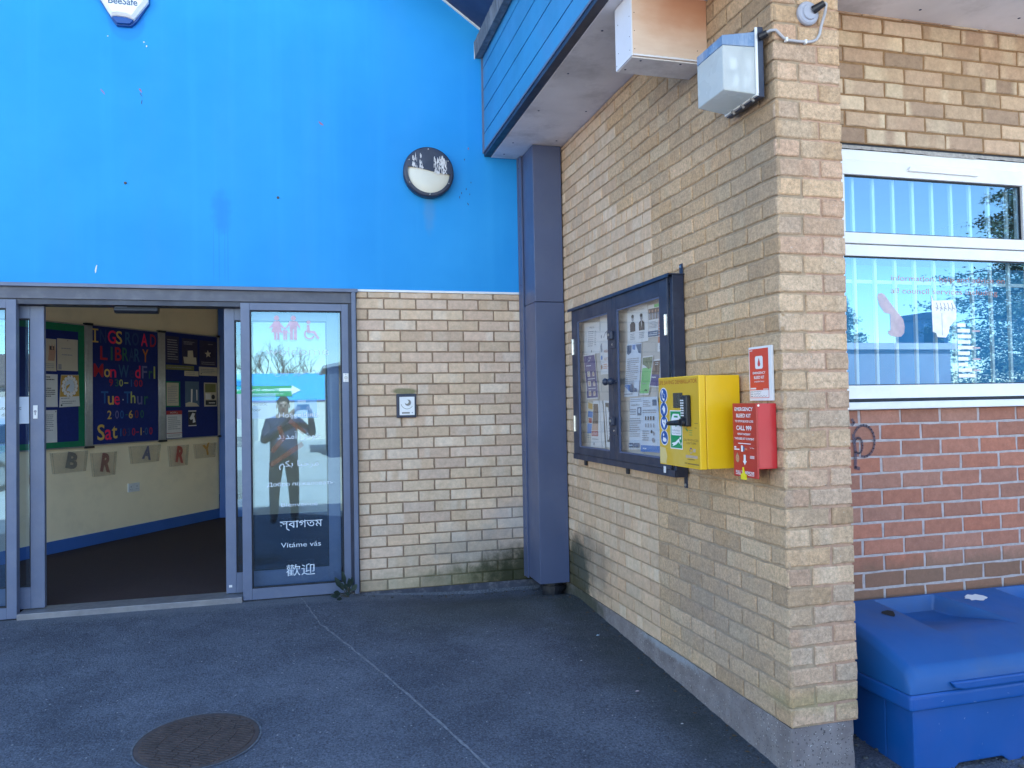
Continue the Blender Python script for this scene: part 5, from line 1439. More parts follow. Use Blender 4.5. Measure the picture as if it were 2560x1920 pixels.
# ================================================================== BLEED KIT
BK = thing('bleed_kit_box', SIDE((2.74, .94, 0)), 'red emergency bleed kit box with white lettering and a yellow pull tag', 'bleed kit')
a0, a1 = 2.662, 2.827
mb = MB(); mb.box(a0, a1, .977, 1.229, .002, .083, 0, SIDE); mb.build('box', M_RED, BK, bevel=.003)
mb = MB(); mb.box(a0 - .002, a1 + .002, .940, 1.2305, .0835, .0915, 0, SIDE); fp = mb.build('front_panel', M_REDP, BK, bevel=.002)
cb = .0920
mb = MB()
mb.text('EMERGENCY', 2.742, 1.2075, .130, .0150, 0, SIDE, cb, bold=.02); mb.text('BLEED KIT', 2.741, 1.182, .105, .0145, 0, SIDE, cb, bold=.02)
mb.text('TO STOP BLOOD LOSS', 2.743, 1.1595, .132, .0085, 0, SIDE, cb, bold=.02); mb.text('CALL 999', 2.741, 1.133, .108, .0185, 0, SIDE, cb, bold=.02)
mb.text('REPORT INCIDENT', 2.741, 1.109, .092, .0075, 0, SIDE, cb, bold=.02); mb.text('TAKE BLEED KIT TO PATIENT', 2.742, 1.091, .140, .0085, 0, SIDE, cb, bold=.02)
mb.quad(2.697, 2.787, 1.0705, 1.0735, cb, 0, SIDE)
mb.text('PULL TO REMOVE', 2.742, .9585, .130, .0125, 0, SIDE, cb, bold=.02)
mb.quad(2.674, 2.712, .9485, .9505, cb, 0, SIDE); mb.quad(2.762, 2.806, .9485, .9505, cb, 0, SIDE)
mb.poly([(2.735, 1.028), (2.750, 1.028), (2.750, 1.004), (2.757, 1.004), (2.7425, .988), (2.728, 1.004), (2.735, 1.004)], cb, 0, SIDE)
mb.build('lettering', M_INKW, fp, normals=False)
mb = MB()
mb.quad(2.668, 2.706, 1.045, 1.050, cb, 0, SIDE); mb.quad(2.668, 2.682, 1.053, 1.059, cb, 0, SIDE); mb.quad(2.718, 2.731, 1.040, 1.064, cb, 0, SIDE); mb.quad(2.732, 2.742, 1.042, 1.060, cb, 1, SIDE); mb.quad(2.744, 2.762, 1.048, 1.054, cb, 2, SIDE)
mb.disc(2.690, 1.012, .013, cb, 3, SIDE, 10, .017)
mb.ring(2.690, 1.012, .004, .009, cb + .0002, 2, SIDE, 12); mb.poly([(2.685, 1.028), (2.690, 1.036), (2.695, 1.028)], cb + .0002, 3, SIDE)
for k in range(3):
    mb.quad(2.780, 2.811, 1.016 + k * .004, 1.018 + k * .004, cb, 0, SIDE)
mb.text('Your Name', 2.795, 1.057, .03, .006, 0, SIDE, cb)
mb.build('logos', [M_INKW, M_TEALP, M_ORGP, pm('crest_tan', (.45, .30, .18), .6, .2, 60)], fp, normals=False)
mb = MB()
mb.prism([(2.730, .978), (2.738, .980), (2.744, .958), (2.758, .950), (2.757, .931), (2.718, .931), (2.717, .950), (2.731, .957)], .0935, .0965, 0, SIDE); mb.build('pull_tag', pm('yellow_tag', (.80, .66, .02), .4, .05, 6), BK, bevel=.0008)
mb = MB(); mb.cyl((.084 - .165, -2.8272, 1.2215), (.084 - .165, -2.8298, 1.2215), .0045, n=10); mb.build('screw', M_STEEL, BK)
SG = thing('bleed_kit_sign', SIDE((2.74, 1.24, 0)), 'white edged red sign with a blood drop above the bleed kit box', 'sign')
mb = MB(); mb.box(2.661, 2.820, 1.239, 1.455, .002, .012, 0, SIDE); mb.build('backing', M_PAPER, SG, bevel=.0015)
mb = MB()
q_ = .0124
mb.quad(2.667, 2.799, 1.250, 1.4465, q_, 0, SIDE)
mb.quad(2.6695, 2.7965, 1.252, 1.281, q_ + .0002, 1, SIDE)
mb.poly([(2.707 + .006, 1.366), (2.755, 1.366), (2.761, 1.372), (2.761, 1.411), (2.755, 1.417), (2.713, 1.417), (2.707, 1.411), (2.707, 1.372)], q_ + .0002, 1, SIDE)
mb.poly([(2.734, 1.410), (2.741, 1.394), (2.7435, 1.385), (2.741, 1.378), (2.734, 1.375), (2.727, 1.378), (2.7245, 1.385), (2.727, 1.394)], q_ + .0004, 2, SIDE)
mb.text('EMERGENCY', 2.733, 1.350, .088, .0095, 1, SIDE, q_ + .0004, bold=.02); mb.text('BLEED KIT', 2.733, 1.332, .072, .0115, 1, SIDE, q_ + .0004, bold=.02); mb.text('available here', 2.733, 1.316, .068, .0065, 1, SIDE, q_ + .0004, bold=.01)
mb.quad(2.671, 2.71, 1.285, 1.291, q_ + .0004, 1, SIDE); mb.quad(2.67, 2.69, 1.439, 1.442, q_ + .0004, 1, SIDE); mb.quad(2.76, 2.795, 1.283, 1.286, q_ + .0004, 1, SIDE)
for k, (u, w_) in enumerate(((2.690, .055), (2.694, .045), (2.694, .09))):
    zz = 1.275 - k * .009
    mb.quad(2.672, 2.688, zz - .001, zz + .001, q_ + .0004, 3, SIDE)
    strip(mb, [(u + w_ * i / 9, zz + (.0022 if i % 2 else -.0015)) for i in range(10)], .0012, q_ + .0004, SIDE, 3)
mb.build('printed_face', [M_ORR, M_PAPER, M_RED, M_INKB], SG, normals=False)

# ================================================================== LIGHTS, BOXES AND DEVICES ON THE WALLS
RL = thing('round_bulkhead_light', (-.889, -.02, 2.887), 'round black bulkhead light with an eyelid cover and bird droppings on the blue wall', 'wall light')
RF = off(FAC, -.889, 2.887)
def lathe(mb, prof, fr, n=48, mi=0):
    vs, fs = [], []
    for c_, r_ in prof:
        vs += [(r_ * cos(2 * pi * k / n), r_ * sin(2 * pi * k / n), c_) for k in range(n)]
    for i in range(len(prof) - 1):
        fs += [(i * n + k, i * n + (k + 1) % n, (i + 1) * n + (k + 1) % n, (i + 1) * n + k) for k in range(n)]
    fs.append(tuple((len(prof) - 1) * n + k for k in range(n)))
    mb.add(vs, fs, mi, None, fr)
mb = MB()
vs, fs = [], []
n = 56
prof = [(0.001, .176), (.045, .180), (.062, .176), (.068, .168), (.069, .150), (.060, .149)]
for c_, r_ in prof:
    vs += [(r_ * cos(2 * pi * k / n), r_ * sin(2 * pi * k / n), c_) for k in range(n)]
for i in range(len(prof) - 1):
    fs += [(i * n + k, i * n + (k + 1) % n, (i + 1) * n + (k + 1) % n, (i + 1) * n + k) for k in range(n)]
mb.add(vs, fs, 0, None, RF); mb.build('body', M_NAVY, RL, smooth=False)
mb = MB(); lathe(mb, [(.052, .1488), (.058, .13), (.062, .09), (.064, .04), (.0645, .004)], RF); mb.build('diffuser', M_OPAL, RL, smooth=True)
def wave(u): return .028 * cos(pi * (u * .5 + .5) * 1.0) if False else .020 * sin(-u * pi * .5) + .008
mb = MB()
top = [(.152 * cos(t0), .152 * sin(t0)) for t0 in [pi - .17 - (pi - .09) * i / 30 for i in range(31)]]
bot = [(u * .148, wave(u)) for u in [1 - 2 * i / 20 for i in range(21)]]
mb.prism(top + bot, .0655, .072, 0, RF); el = mb.build('eyelid_cover', M_NAVY, RL, bevel=.0015)
mb = MB()
rnd = random.Random(5)
for (u0, u1, v0, v1, k_) in ((-.118, -.085, .02, .115, 26), (-.066, -.052, .02, .11, 12), (.035, .125, -.01, .105, 120), (-.055, -.04, .015, .04, 6), (.06, .13, .06, .12, 20)):
    for i in range(k_):
        u = rnd.uniform(u0, u1); v = rnd.uniform(v0, v1)
        if u * u + v * v > .147 ** 2: continue
        h_ = rnd.uniform(.006, .020); w_ = rnd.uniform(.0012, .0032)
        mb.poly([(u - w_, v), (u - w_ * .4, v - h_), (u + w_ * .5, v - h_ * .9), (u + w_, v + .1 * h_), (u + w_ * .3, v + h_), (u - w_ * .5, v + h_ * .8)], .0725 + .0001 * (i % 5), 0, RF)
mb.build('bird_droppings', M_PAPER, el, normals=False)
for k in range(6):
    mb = MB(); t0 = pi / 2 + .02 + k * pi / 3
    mb.sphere((.159 * cos(t0), .159 * sin(t0), .069), .005, 8, 5, 0, RF); mb.build('screw', M_STEEL, RL)

FL = thing('floodlight', SIDE((2.72, 2.55, .09)), 'square frosted floodlight with a blue band near the top of the pier', 'wall light')
mb = MB(); mb.box(2.600, 2.838, 2.415, 2.690, .022, .048, 0, SIDE); mb.box(2.64, 2.80, 2.46, 2.64, .002, .0218, 0, SIDE); mb.build('base', M_NAVY, FL, bevel=.004)
lens = lambda dz0, dz1, c0, c1, ins=0: None
def lensbox(mb, za, zb, mi=0):
    # tapers slightly towards the front
    T = lambda c_: (c_ - .05) / .14
    vs = []
    for z_ in (za, zb):
        for (aa, c_) in ((2.606, .0485), (2.832, .0485), (2.820, .190), (2.618, .190)):
            t0 = T(c_)
            zz = z_
            if z_ < 2.45: zz = z_ + .012 * t0
            if z_ > 2.66: zz = z_ - .022 * t0
            vs.append((aa, zz, c_))
    mb.add(vs, [(0, 1, 2, 3), (4, 5, 6, 7), (0, 1, 5, 4), (1, 2, 6, 5), (2, 3, 7, 6), (3, 0, 4, 7)], mi, None, SIDE)
mb = MB(); lensbox(mb, 2.425, 2.612); mb.build('lens', M_LENS, FL, bevel=.006)
mb = MB(); lensbox(mb, 2.6125, 2.672); mb.build('blue_band', M_LENSB, FL, bevel=.003)
mb = MB(); mb.box(2.602, 2.836, 2.420, 2.428, .0483, .058, 0, SIDE); mb.box(2.8325, 2.838, 2.4275, 2.686, .0483, .058, 0, SIDE); mb.box(2.600, 2.6055, 2.4275, 2.686, .0483, .058, 0, SIDE); mb.build('lens_rim', M_PLAST, FL)
for aa in (2.66, 2.73, 2.80):
    mb = MB(); mb.cyl((aa, 2.412, .046), (aa, 2.424, .06), .006, n=10, fr=SIDE); mb.build('clip', M_ALU, FL)
for (u0, u1, v0, v1) in ((.066, .088, 2.52, 2.565), (.13, .158, 2.52, 2.565), (.070, .10, 2.455, 2.50), (.125, .145, 2.455, 2.50)):
    mb = MB(); mb.box(2.815, 2.8185, v0, v1, u0, u1, 0, SIDE); mb.build('reflector', M_REFL, FL)

CBL = thing('cable_and_sensor', (.17, -2.875, 2.745), 'grey round junction disc with a cable looping to the floodlight on the pier', 'junction box')
mb = MB(); lathe(mb, [(.001, .046), (.012, .046), (.018, .040), (.018, .030), (.024, .028), (.024, .002)], off(PIERF, .150, 2.742), 32); mb.build('disc', M_GREYF if False else pm('grey_plastic', (.36, .38, .46), .5, .08, 9), CBL)
mb = MB(); mb.cyl((.165, 2.750, .02), (.195, 2.768, .05), .017, .012, 12, 0, PIERF); mb.build('gland', M_BLACK, CBL)
cp = [(.195, 2.768, .050), (.203, 2.765, .050), (.207, 2.735, .035), (.206, 2.700, .014), (.200, 2.665, .009), (.186, 2.643, .008), (.165, 2.633, .008), (.137, 2.629, .008), (.10, 2.628, .008), (.060, 2.628, .008), (.040, 2.634, .008), (.022, 2.646, .010), (.004, 2.660, .012), (-.012, 2.662, .000), (-.028, 2.655, -.012), (-.040, 2.648, -.030)]
mb = MB(); mb.tube(cp, .0055, 8, 0, PIERF); mb.build('cable', pm('grey_cable', (.42, .42, .46), .5, .08, 9), CBL, smooth=True)
mb = MB(); mb.cyl((-.040, 2.648, -.030), (-.020, 2.656, -.010), .016, .012, 12, 0, PIERF); mb.build('entry_gland', M_BLACK, CBL)
for xx in (.05, .135):
    mb = MB(); mb.box(xx - .004, xx + .004, 2.620, 2.636, .002, .016, 0, PIERF); mb.build('cable_clip', M_PLAST, CBL)

PB = thing('plywood_box', (-.18, -2.29, 2.75), 'boxed plywood casing with one white side fixed under the soffit', 'boxing')
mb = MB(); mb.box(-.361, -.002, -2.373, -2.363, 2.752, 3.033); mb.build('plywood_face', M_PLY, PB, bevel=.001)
mb = MB(); mb.box(-.367, -.3615, -2.375, -2.197, 2.749, 3.033); mb.build('white_side', M_PLYW, PB, bevel=.001)
mb = MB(); mb.box(-.361, -.002, -2.3625, -2.20, 2.746, 2.756); mb.build('base_board', M_SOFF, PB, bevel=.001)
mb = MB()
rr = random.Random(3)
for i in range(26):
    a_ = -.36 + .355 * i / 26; b_ = a_ + .355 / 26
    mb.add([(a_, -2.3742, 2.7515), (b_, -2.3742, 2.7515), (b_, -2.3742, 2.758 + rr.uniform(0, .003)), (a_, -2.3742, 2.758 + rr.uniform(0, .003))], [(0, 1, 2, 3)])
mb.build('flaking_edge', M_PLYW, PB, normals=False)
for (y, z) in ((-2.355, 3.01), (-2.355, 2.93), (-2.355, 2.84), (-2.355, 2.78), (-2.23, 2.95), (-2.23, 2.82), (-2.21, 2.77)):
    mb = MB(); mb.cyl((-.3668, y, z), (-.3682, y, z), .0021, n=8); mb.build('screw', M_RUST, PB)
for (x, z) in ((-.352, 3.0), (-.352, 2.94), (-.352, 2.86), (-.352, 2.78), (-.05, 2.80)):
    mb = MB(); mb.cyl((x, -2.3728, z), (x, -2.3742, z), .0021, n=8); mb.build('screw', M_RUST, PB)
for (x, y) in ((-.34, -2.24), (-.12, -2.345), (-.31, -2.34)):
    mb = MB(); mb.cyl((x, y, 2.7462), (x, y, 2.7445), .005, n=8); mb.build('screw', M_NAVYD, PB)

IC = thing('intercom', (-1.067, -.01, 1.16), 'black framed call point with a white plate and round button on the pale brick', 'intercom')
mb = MB(); mb.box(-1.136, -.998, -.026, -.002, 1.160, 1.327); mb.build('housing', M_NAVY, IC, bevel=.006)
mb = MB(); mb.box(-1.116, -1.011, -.030, -.0262, 1.178, 1.306); mb.build('face_plate', M_WHITE, IC, bevel=.002)
mb = MB()
F2 = off(FAC, -1.058, 1.265, .0306)
mb.disc(0, 0, .021, 0, 1, F2); mb.ring(0, 0, .019, .0225, .0003, 0, F2, 30, -2.6, 1.2); mb.disc(-.008, .006, .014, .0004, 2, F2)
mb.quad(-.042, .012, -.076, -.066, 0, 1, F2); mb.disc(.03, -.07, .004, 0, 0, F2)
mb.ring(-.005, .0, .042, .045, .0002, 1, F2, 24, 3.4, 5.7)
mb.build('button', [M_INKG, pm('bronze_grey', (.22, .20, .17), .4, .1, 9), M_WHITE], IC, normals=False)

AL = thing('alarm_box', (-2.862, -.04, 3.94), 'white hexagonal alarm box with blue lens cut off by the top of the picture', 'alarm box')
AF = off(FAC, -2.862, 3.962)
def hexpts(w, h, k=1.0):
    return [(-.160 * k, -.03 * k), (-.062 * k, -.195 * k), (-.035 * k, -.232 * k), (.052 * k, -.230 * k), (.085 * k, -.195 * k), (.160 * k, -.070 * k), (.160 * k, .02 * k), (.085 * k, .19 * k), (-.070 * k, .19 * k), (-.160 * k, .05 * k)]
mb = MB(); mb.prism(hexpts(0, 0, 1.0), .002, .030, 0, AF); mb.build('back_plate', M_SIGNB, AL, bevel=.003)
o_ = hexpts(0, 0, 1.0)
cov = [(-.158, -.03), (-.064, -.186), (-.030, -.180), (.03, -.182), (.070, -.196), (.158, -.072), (.158, .02), (.084, .188), (-.069, .188), (-.158, .05)]
mb = MB()
k = len(cov)
vs = [(p[0], p[1], .0305) for p in cov] + [(p[0] * .98, p[1] * .98, .045) for p in cov] + [(p[0] * .84, p[1] * .88, .062) for p in cov]
fs = [(i, (i + 1) % k, k + (i + 1) % k, k + i) for i in range(k)] + [(k + i, k + (i + 1) % k, 2 * k + (i + 1) % k, 2 * k + i) for i in range(k)] + [tuple(range(2 * k, 3 * k))]
mb.add(vs, fs, 0, None, AF); mb.build('cover', M_WHITE, AL)
mb = MB(); mb.prism([(-.058, -.1885), (-.030, -.1835), (.03, -.1855), (.068, -.198), (.046, -.224), (-.030, -.226)], .0305, .050, 0, AF); mb.build('blue_lens', M_SIGNB, AL, bevel=.004)
mb = MB(); mb.text('BeeSafe', .010, -.088, .172, .046, 0, off(AF, 0, 0, 0), .0628, bold=.02); mb.build('lettering', M_TEALP, AL, normals=False)

# ================================================================== GROUND DETAILS
MC = thing('manhole_cover', (-2.2, -1.93, gz(0, -1.93)), 'round rusty brown manhole cover set in the dark asphalt', 'manhole cover')
sl_ = .057
GF = Fr((-2.205, -1.935, gz(0, -1.935)), (1, 0, 0), Vector((0, 1, sl_)).normalized(), Vector((0, -sl_, 1)).normalized())
mb = MB(); mb.disc(0, 0, .245, .004, 0, GF, 48)
A = radians(-28)
RF2 = off(GF, 0, 0, 0, A)
for i in range(-12, 13):
    b_ = i * .018
    L_ = sqrt(max(0, .225 ** 2 - b_ * b_))
    if L_ < .03: continue
    k_ = int(2 * L_ / .075)
    for j in range(k_):
        u0 = -L_ + j * 2 * L_ / k_ + .003
        mb.box(u0, u0 + 2 * L_ / k_ - .006, b_ - .0055, b_ + .0055, .0045, .0075, 0, RF2)
mb.build('cover', M_RUST, MC)
mb = MB()
mb.ring(0, 0, .2475, .2545, .0045, 0, GF, 60)
mb.build('rim', pm('worn_rim', (.13, .135, .15), .8, .4, 40), MC)

WD = thing('weed', (-1.49, -.07, -.035), 'small dark green weed growing at the foot of the entrance side post', 'plant')
M_LEAF = pm('weed_leaf', (.016, .034, .026), .6, .3, 40)
M_STEM = pm('weed_stem', (.05, .045, .03), .7, .2, 40)
rr = random.Random(11)
mb, ml = MB(), MB()
def leaf_(ml, base, d, L, w, nrm):
    d = Vector(d).normalized(); s_ = d.cross(Vector(nrm)).normalized(); u = s_.cross(d)
    P_ = [Vector(base)]
    vs = [Vector(base)]
    prof = [(.2, .55), (.45, 1), (.7, .85), (.9, .45)]
    for f_, k_ in prof:
        c_ = Vector(base) + d * (L * f_) + u * (.18 * L * f_ * (1 - f_))
        vs += [c_ - s_ * w * k_ + u * .12 * w, c_ - u * .1 * w, c_ + s_ * w * k_ + u * .12 * w]
    vs.append(Vector(base) + d * L - u * .05 * L)
    fs = [(0, 2, 1), (0, 3, 2)]
    for i in range(3):
        a_ = 1 + 3 * i
        fs += [(a_, a_ + 1, a_ + 4, a_ + 3), (a_ + 1, a_ + 2, a_ + 5, a_ + 4)]
    fs += [(10, 11, 13), (11, 12, 13)]
    ml.add(vs, fs)
b0 = Vector((-1.485, -.075, -.035))
for (dx, dz, L, lw) in ((-.10, .13, .15, .024), (-.04, .17, .16, .022), (.02, .13, .12, .024), (.045, .09, .10, .026), (-.11, .05, .10, .026), (-.13, .02, .10, .02), (.01, .06, .06, .02), (-.07, .10, .10, .024), (.035, .155, .12, .018), (-.02, .10, .08, .024), (-.09, -.005, .08, .018), (-.01, .02, .05, .02)):
    tip = b0 + Vector((dx, rr.uniform(-.05, .03), dz)) * .85
    mid = b0.lerp(tip, .5) + Vector((rr.uniform(-.01, .01), 0, .015))
    mb.tube([b0, mid, tip], [.0028, .002, .0012], 5)
    leaf_(ml, b0.lerp(tip, .55), (tip - b0) + Vector((rr.uniform(-.03, .03), rr.uniform(-.04, .02), .01)), L * .62, lw * .72, (rr.uniform(-.5, .5), -1, .6))
ml.build('leaves', M_LEAF, WD, normals=False, smooth=True)
mb.build('stem', M_STEM, WD)

rr = random.Random(21)
M_LIT = pm('litter_white', (.55, .52, .52), .6, .1, 30)
for (x, y, s_, lab, mtl) in ((-.36, -1.55, .009, 'tiny white paper scrap on the asphalt near the middle of the side wall', M_LIT), (-.235, -1.98, .013, 'small pinkish litter scrap on the asphalt by the plinth', pm('litter_pink', (.55, .42, .44), .6, .1, 30)), (-.185, -2.34, .011, 'small cream litter scrap close to the plinth under the cabinet', M_LIT), (-.14, -1.22, .014, 'crumpled pale blue wrapper lying against the plinth', pm('litter_blue', (.35, .48, .60), .5, .1, 30))):
    mb = MB()
    z_ = gz(x, y)
    pts = [(x + s_ * rr.uniform(.5, 1) * cos(t0), y + s_ * .5 * rr.uniform(.5, 1) * sin(t0)) for t0 in [k * pi / 3.5 for k in range(7)]]
    vs = [(p[0], p[1], z_ + .002) for p in pts] + [(x, y, z_ + s_ * .55)]
    mb.add(vs, [(i, (i + 1) % 7, 7) for i in range(7)])
    mb.add([(p[0], p[1], z_ + .0015) for p in pts], [tuple(range(7))[::-1]])
    tag(mb.build('litter', mtl, loc=(x, y, z_)), lab, 'litter')

# ================================================================== BLUE BIN
BN = thing('grit_bin', (1.2, -2.7, -.25), 'blue plastic storage bin with moulded lid beside the pier', 'bin')
bx0, bx1, by0, by1 = .448, 1.96, -2.972, -2.462
def lidz(x, y):
    t0 = (by1 - y) / (by1 - by0)          # 0 at the back, 1 at the front
    z = .332 - .085 * t0 - .048 * t0 ** 3
    if t0 > .94: z -= .022 * ((t0 - .94) / .06) ** 2
    sm = lambda e0, e1, v: max(0, min(1, (v - e0) / (e1 - e0))) ** 2 * (3 - 2 * max(0, min(1, (v - e0) / (e1 - e0))))
    for (r0, r1) in ((.705, 1.030), (1.385, 1.71)):
        # the sides of the recess run out towards the front
        k_ = sm(r0, r0 + .022, x - .10 * t0) * (1 - sm(r1 - .022, r1, x - .26 * t0))
        dep = .068 * sm(.02, .032, t0) * (1 - sm(.12, .66, t0) * 1.0)
        z -= dep * k_
    xe = min(x - bx0, bx1 - x)
    if xe < .03: z -= .02 * (1 - xe / .03) ** 2
    return z
mb = MB()
nxx, nyy = 280, 110
vs, fs = [], []
for j in range(nyy + 1):
    for i in range(nxx + 1):
        x = bx0 + (bx1 - bx0) * i / nxx; y = by1 + (by0 - by1) * j / nyy
        vs.append((x, y, lidz(x, y)))
for j in range(nyy):
    for i in range(nxx):
        k = j * (nxx + 1) + i
        fs.append((k, k + 1, k + nxx + 2, k + nxx + 1))
# skirt
def skirt(idx):
    global vs, fs
    b = len(vs)
    for k in idx:
        p = vs[k]
        dx = -1 if p[0] < bx0 + 1e-6 else (1 if p[0] > bx1 - 1e-6 else 0)
        dy = -1 if p[1] < by0 + 1e-6 else 0
        if dx and dy: dx *= .7; dy *= .7
        zb = .116
        vs_pt = [(p[0] + dx * .006, p[1] + dy * .006, p[2] - .012), (p[0] + dx * .010, p[1] + dy * .010, zb)]
        vs.extend(vs_pt)
    for i in range(len(idx) - 1):
        fs.append((idx[i], idx[i + 1], b + 2 * i + 2, b + 2 * i)); fs.append((b + 2 * i, b + 2 * i + 2, b + 2 * i + 3, b + 2 * i + 1))
skirt([j * (nxx + 1) for j in range(nyy + 1)] + [nyy * (nxx + 1) + i for i in range(1, nxx + 1)] + [j * (nxx + 1) + nxx for j in range(nyy - 1, -1, -1)])
mb.add(vs, fs)
LD = mb.build('lid', M_BINL, BN, smooth=True)
LD.modifiers.new('edge', 'EDGE_SPLIT').split_angle = radians(38)
mb = MB(); mb.prism([(bx0 + .17, .148), (bx1 - .17, .148), (bx1 - .19, .124), (bx1 - .23, .1165), (bx0 + .23, .1165), (bx0 + .19, .124)], 2.980, 2.996, 0, FAC); mb.build('front_lip', M_BIN, BN, bevel=.007, segs=3)
mb = MB(); mb.box(bx0 - .014, bx1 + .014, by0 - .016, by1 + .004, .052, .1135); mb.build('body_rim', M_BIN, BN, bevel=.014, segs=3)
rr = random.Random(14)
mb = MB()
FBN = Fr((0, by0 + .0115, 0), (1, 0, 0), (0, 0, 1), (0, -1, 0)); FBL = Fr((0, by0 - .0165, 0), (1, 0, 0), (0, 0, 1), (0, -1, 0))
for i in range(9):
    x, z = rr.uniform(.50, 1.3), rr.uniform(-.18, .05)
    L_, a_ = rr.uniform(.002, .007), rr.uniform(.6, 1.7)
    strip(mb, [(x, z), (x + L_ * cos(a_), z + L_ * sin(a_))], rr.uniform(.0012, .0035), .0006, FBN)
for i in range(4):
    x, z = rr.uniform(.50, 1.3), rr.uniform(.062, .10)
    strip(mb, [(x, z), (x + rr.uniform(-.01, .02), z + rr.uniform(-.004, .008))], rr.uniform(.001, .0025), .0006, FBL)
mb.build('scuffs', pm('scuff_grey', (.20, .27, .48), .8, .2, 40), BN, normals=False)
mb = MB(); strip(mb, [(.545, .046), (.56, .050), (.575, .047)], .006, .0008, FBN); mb.build('rust_mark', pm('rust_orange', (.35, .12, .03), .8, .2, 40), BN, normals=False)
mb = MB()
prof_ = [(bx0 + .02, -.30), (.62, -.30), (.64, -.205), (.675, -.178), (.885, -.178), (.92, -.205), (.94, -.30), (1.46, -.30), (1.48, -.205), (1.515, -.178), (1.725, -.178), (1.76, -.205), (1.78, -.30), (bx1 - .02, -.30), (bx1 - .02, .054), (bx0 + .02, .054)]
mb.prism(prof_, -(by0 + .012), -(by0 + .16), 0, FAC)
mb.box(bx0 + .02, bx1 - .02, by0 + .16, by1 - .01, -.30, .054)
mb.build('body', M_BIN, BN, bevel=.006)
mb = MB()
hp = [(.640, -2.600), (.655, -2.585), (.690, -2.578), (.708, -2.592), (.690, -2.625), (.672, -2.640)]
mb.add([(p[0], p[1], lidz(*p) + .0025) for p in hp], [tuple(range(6))]); mb.build('broken_hole', M_DARK, BN, normals=False)
mb = MB()
gp = [(1.20 + .055 * cos(k * pi / 9) * (1 + .15 * sin(3 * k)), -2.545 + .032 * sin(k * pi / 9) * (1 + .2 * cos(2.3 * k))) for k in range(18)]
mb.add([(p[0], p[1], lidz(*p) + .0025) for p in gp], [tuple(range(18))]); mb.build('white_splash', M_PAPER, BN, normals=False)
rr = random.Random(31)
mb = MB()
for i in range(420):
    k_ = rr.random()
    if k_ < .45:
        y = rr.uniform(-2.85, -.4); x = -abs(rr.gauss(0, .05)) - .004
    elif k_ < .75:
        x = rr.uniform(-1.38, -.02); y = -abs(rr.gauss(0, .045)) - .004
    else:
        x = rr.gauss(-.12, .12); y = rr.gauss(-.30, .12)
        if x > -.02 or y > -.02: continue
    s_ = rr.uniform(.002, .006)
    t0 = rr.uniform(0, 6.28)
    if rr.random() < .5:
        mb.sphere((x, y, gz(x, y) + s_ * .4), s_, 5, 4, 0, None, (1.3, 1, .7))
    else:
        d_ = Vector((cos(t0), sin(t0), 0)) * s_ * 2.2; e_ = Vector((-sin(t0), cos(t0), .3)) * s_
        c_ = Vector((x, y, gz(x, y) + s_ * .6))
        mb.add([c_ - d_, c_ + e_, c_ + d_, c_ - e_], [(0, 1, 2, 3)], 1)
tag(mb.build('leaf_crumbs', [pm('grit_dark', (.06, .06, .06), .9, .6, 80), pm('dead_leaf', (.10, .065, .035), .9, .4, 80)], normals=False), 'dark grit and leaf crumbs gathered along the foot of the brick walls', 'grit', kind='stuff')
GRV = pm('gravel_dark', (.07, .075, .08), .9, .5, 60, bumps=.6, bscale=100)
mb = MB()
rr = random.Random(8)
for i in range(160):
    x, y = rr.uniform(.32, 1.0), rr.uniform(-3.1, -2.45)
    s_ = rr.uniform(.004, .012)
    mb.sphere((x, y, gz(x, y) + s_ * .3), s_, 6, 4, 0, None, (1.2, 1, .7))
tag(mb.build('loose_gravel', GRV), 'loose dark grit and leaf crumbs around the blue bin', 'grit', kind='stuff')

# ================================================================== ACROSS THE CAR PARK (seen mirrored in the glass)
GZ = -.372
# low blue building with a green banner
BB = thing('blue_building', (-4.0, -36, GZ), 'long low building with sky blue upper cladding and cream base across the car park', 'building')
YB = -34.5
M_BCL = pm('sky_blue_cladding', (.03, .36, .72), .5, .06, 2)
M_BCB = pm('cream_render', (.55, .50, .42), .8, .06, 1)
mb = MB(); mb.box(-6.0, -.66, YB - 6, YB, 1.56, 2.92); mb.build('upper_cladding', M_BCL, BB)
mb = MB(); mb.box(-5.96, -.70, YB - 5.96, YB - .03, GZ, 1.559); mb.build('base_wall', M_BCB, BB)
mb = MB(); mb.box(-6.0, -.62, YB, YB + .05, 1.55, 1.60); mb.build('edge_trim', M_PURP, BB)
mb = MB(); mb.box(-5.0, -3.9, YB - .028, YB - .01, GZ, 1.35); mb.build('roller_door', M_ALU, BB)
BNR = thing('banner', (-3.3, YB + .03, 2.05), 'green banner with a white arrow on the sky blue building', 'banner')
mb = MB()
FB = Fr((0, YB + .02, 0), (-1, 0, 0), (0, 0, 1), (0, 1, 0))
mb.box(2.26, 5.5, 1.80, 2.33, 0, .02, 0, FB); mb.build('cloth', M_SIGNG, BNR)
mb = MB(); mb.prism([(1.86, 2.10), (2.30, 2.34), (2.30, 2.20), (2.9, 2.20), (2.9, 2.06), (2.30, 2.06), (2.30, 1.88)], .021, .03, 0, FB); mb.build('arrow', M_INKW, BNR)
mb = MB(); mb.text('Donation Drop Off Point', 4.0, 2.12, 2.1, .16, 0, FB, .0215, bold=.02); mb.text('for bags and furniture please follow the arrow', 4.0, 1.93, 2.6, .08, 0, FB, .0215); mb.build('lettering', M_INKW, BNR, normals=False)
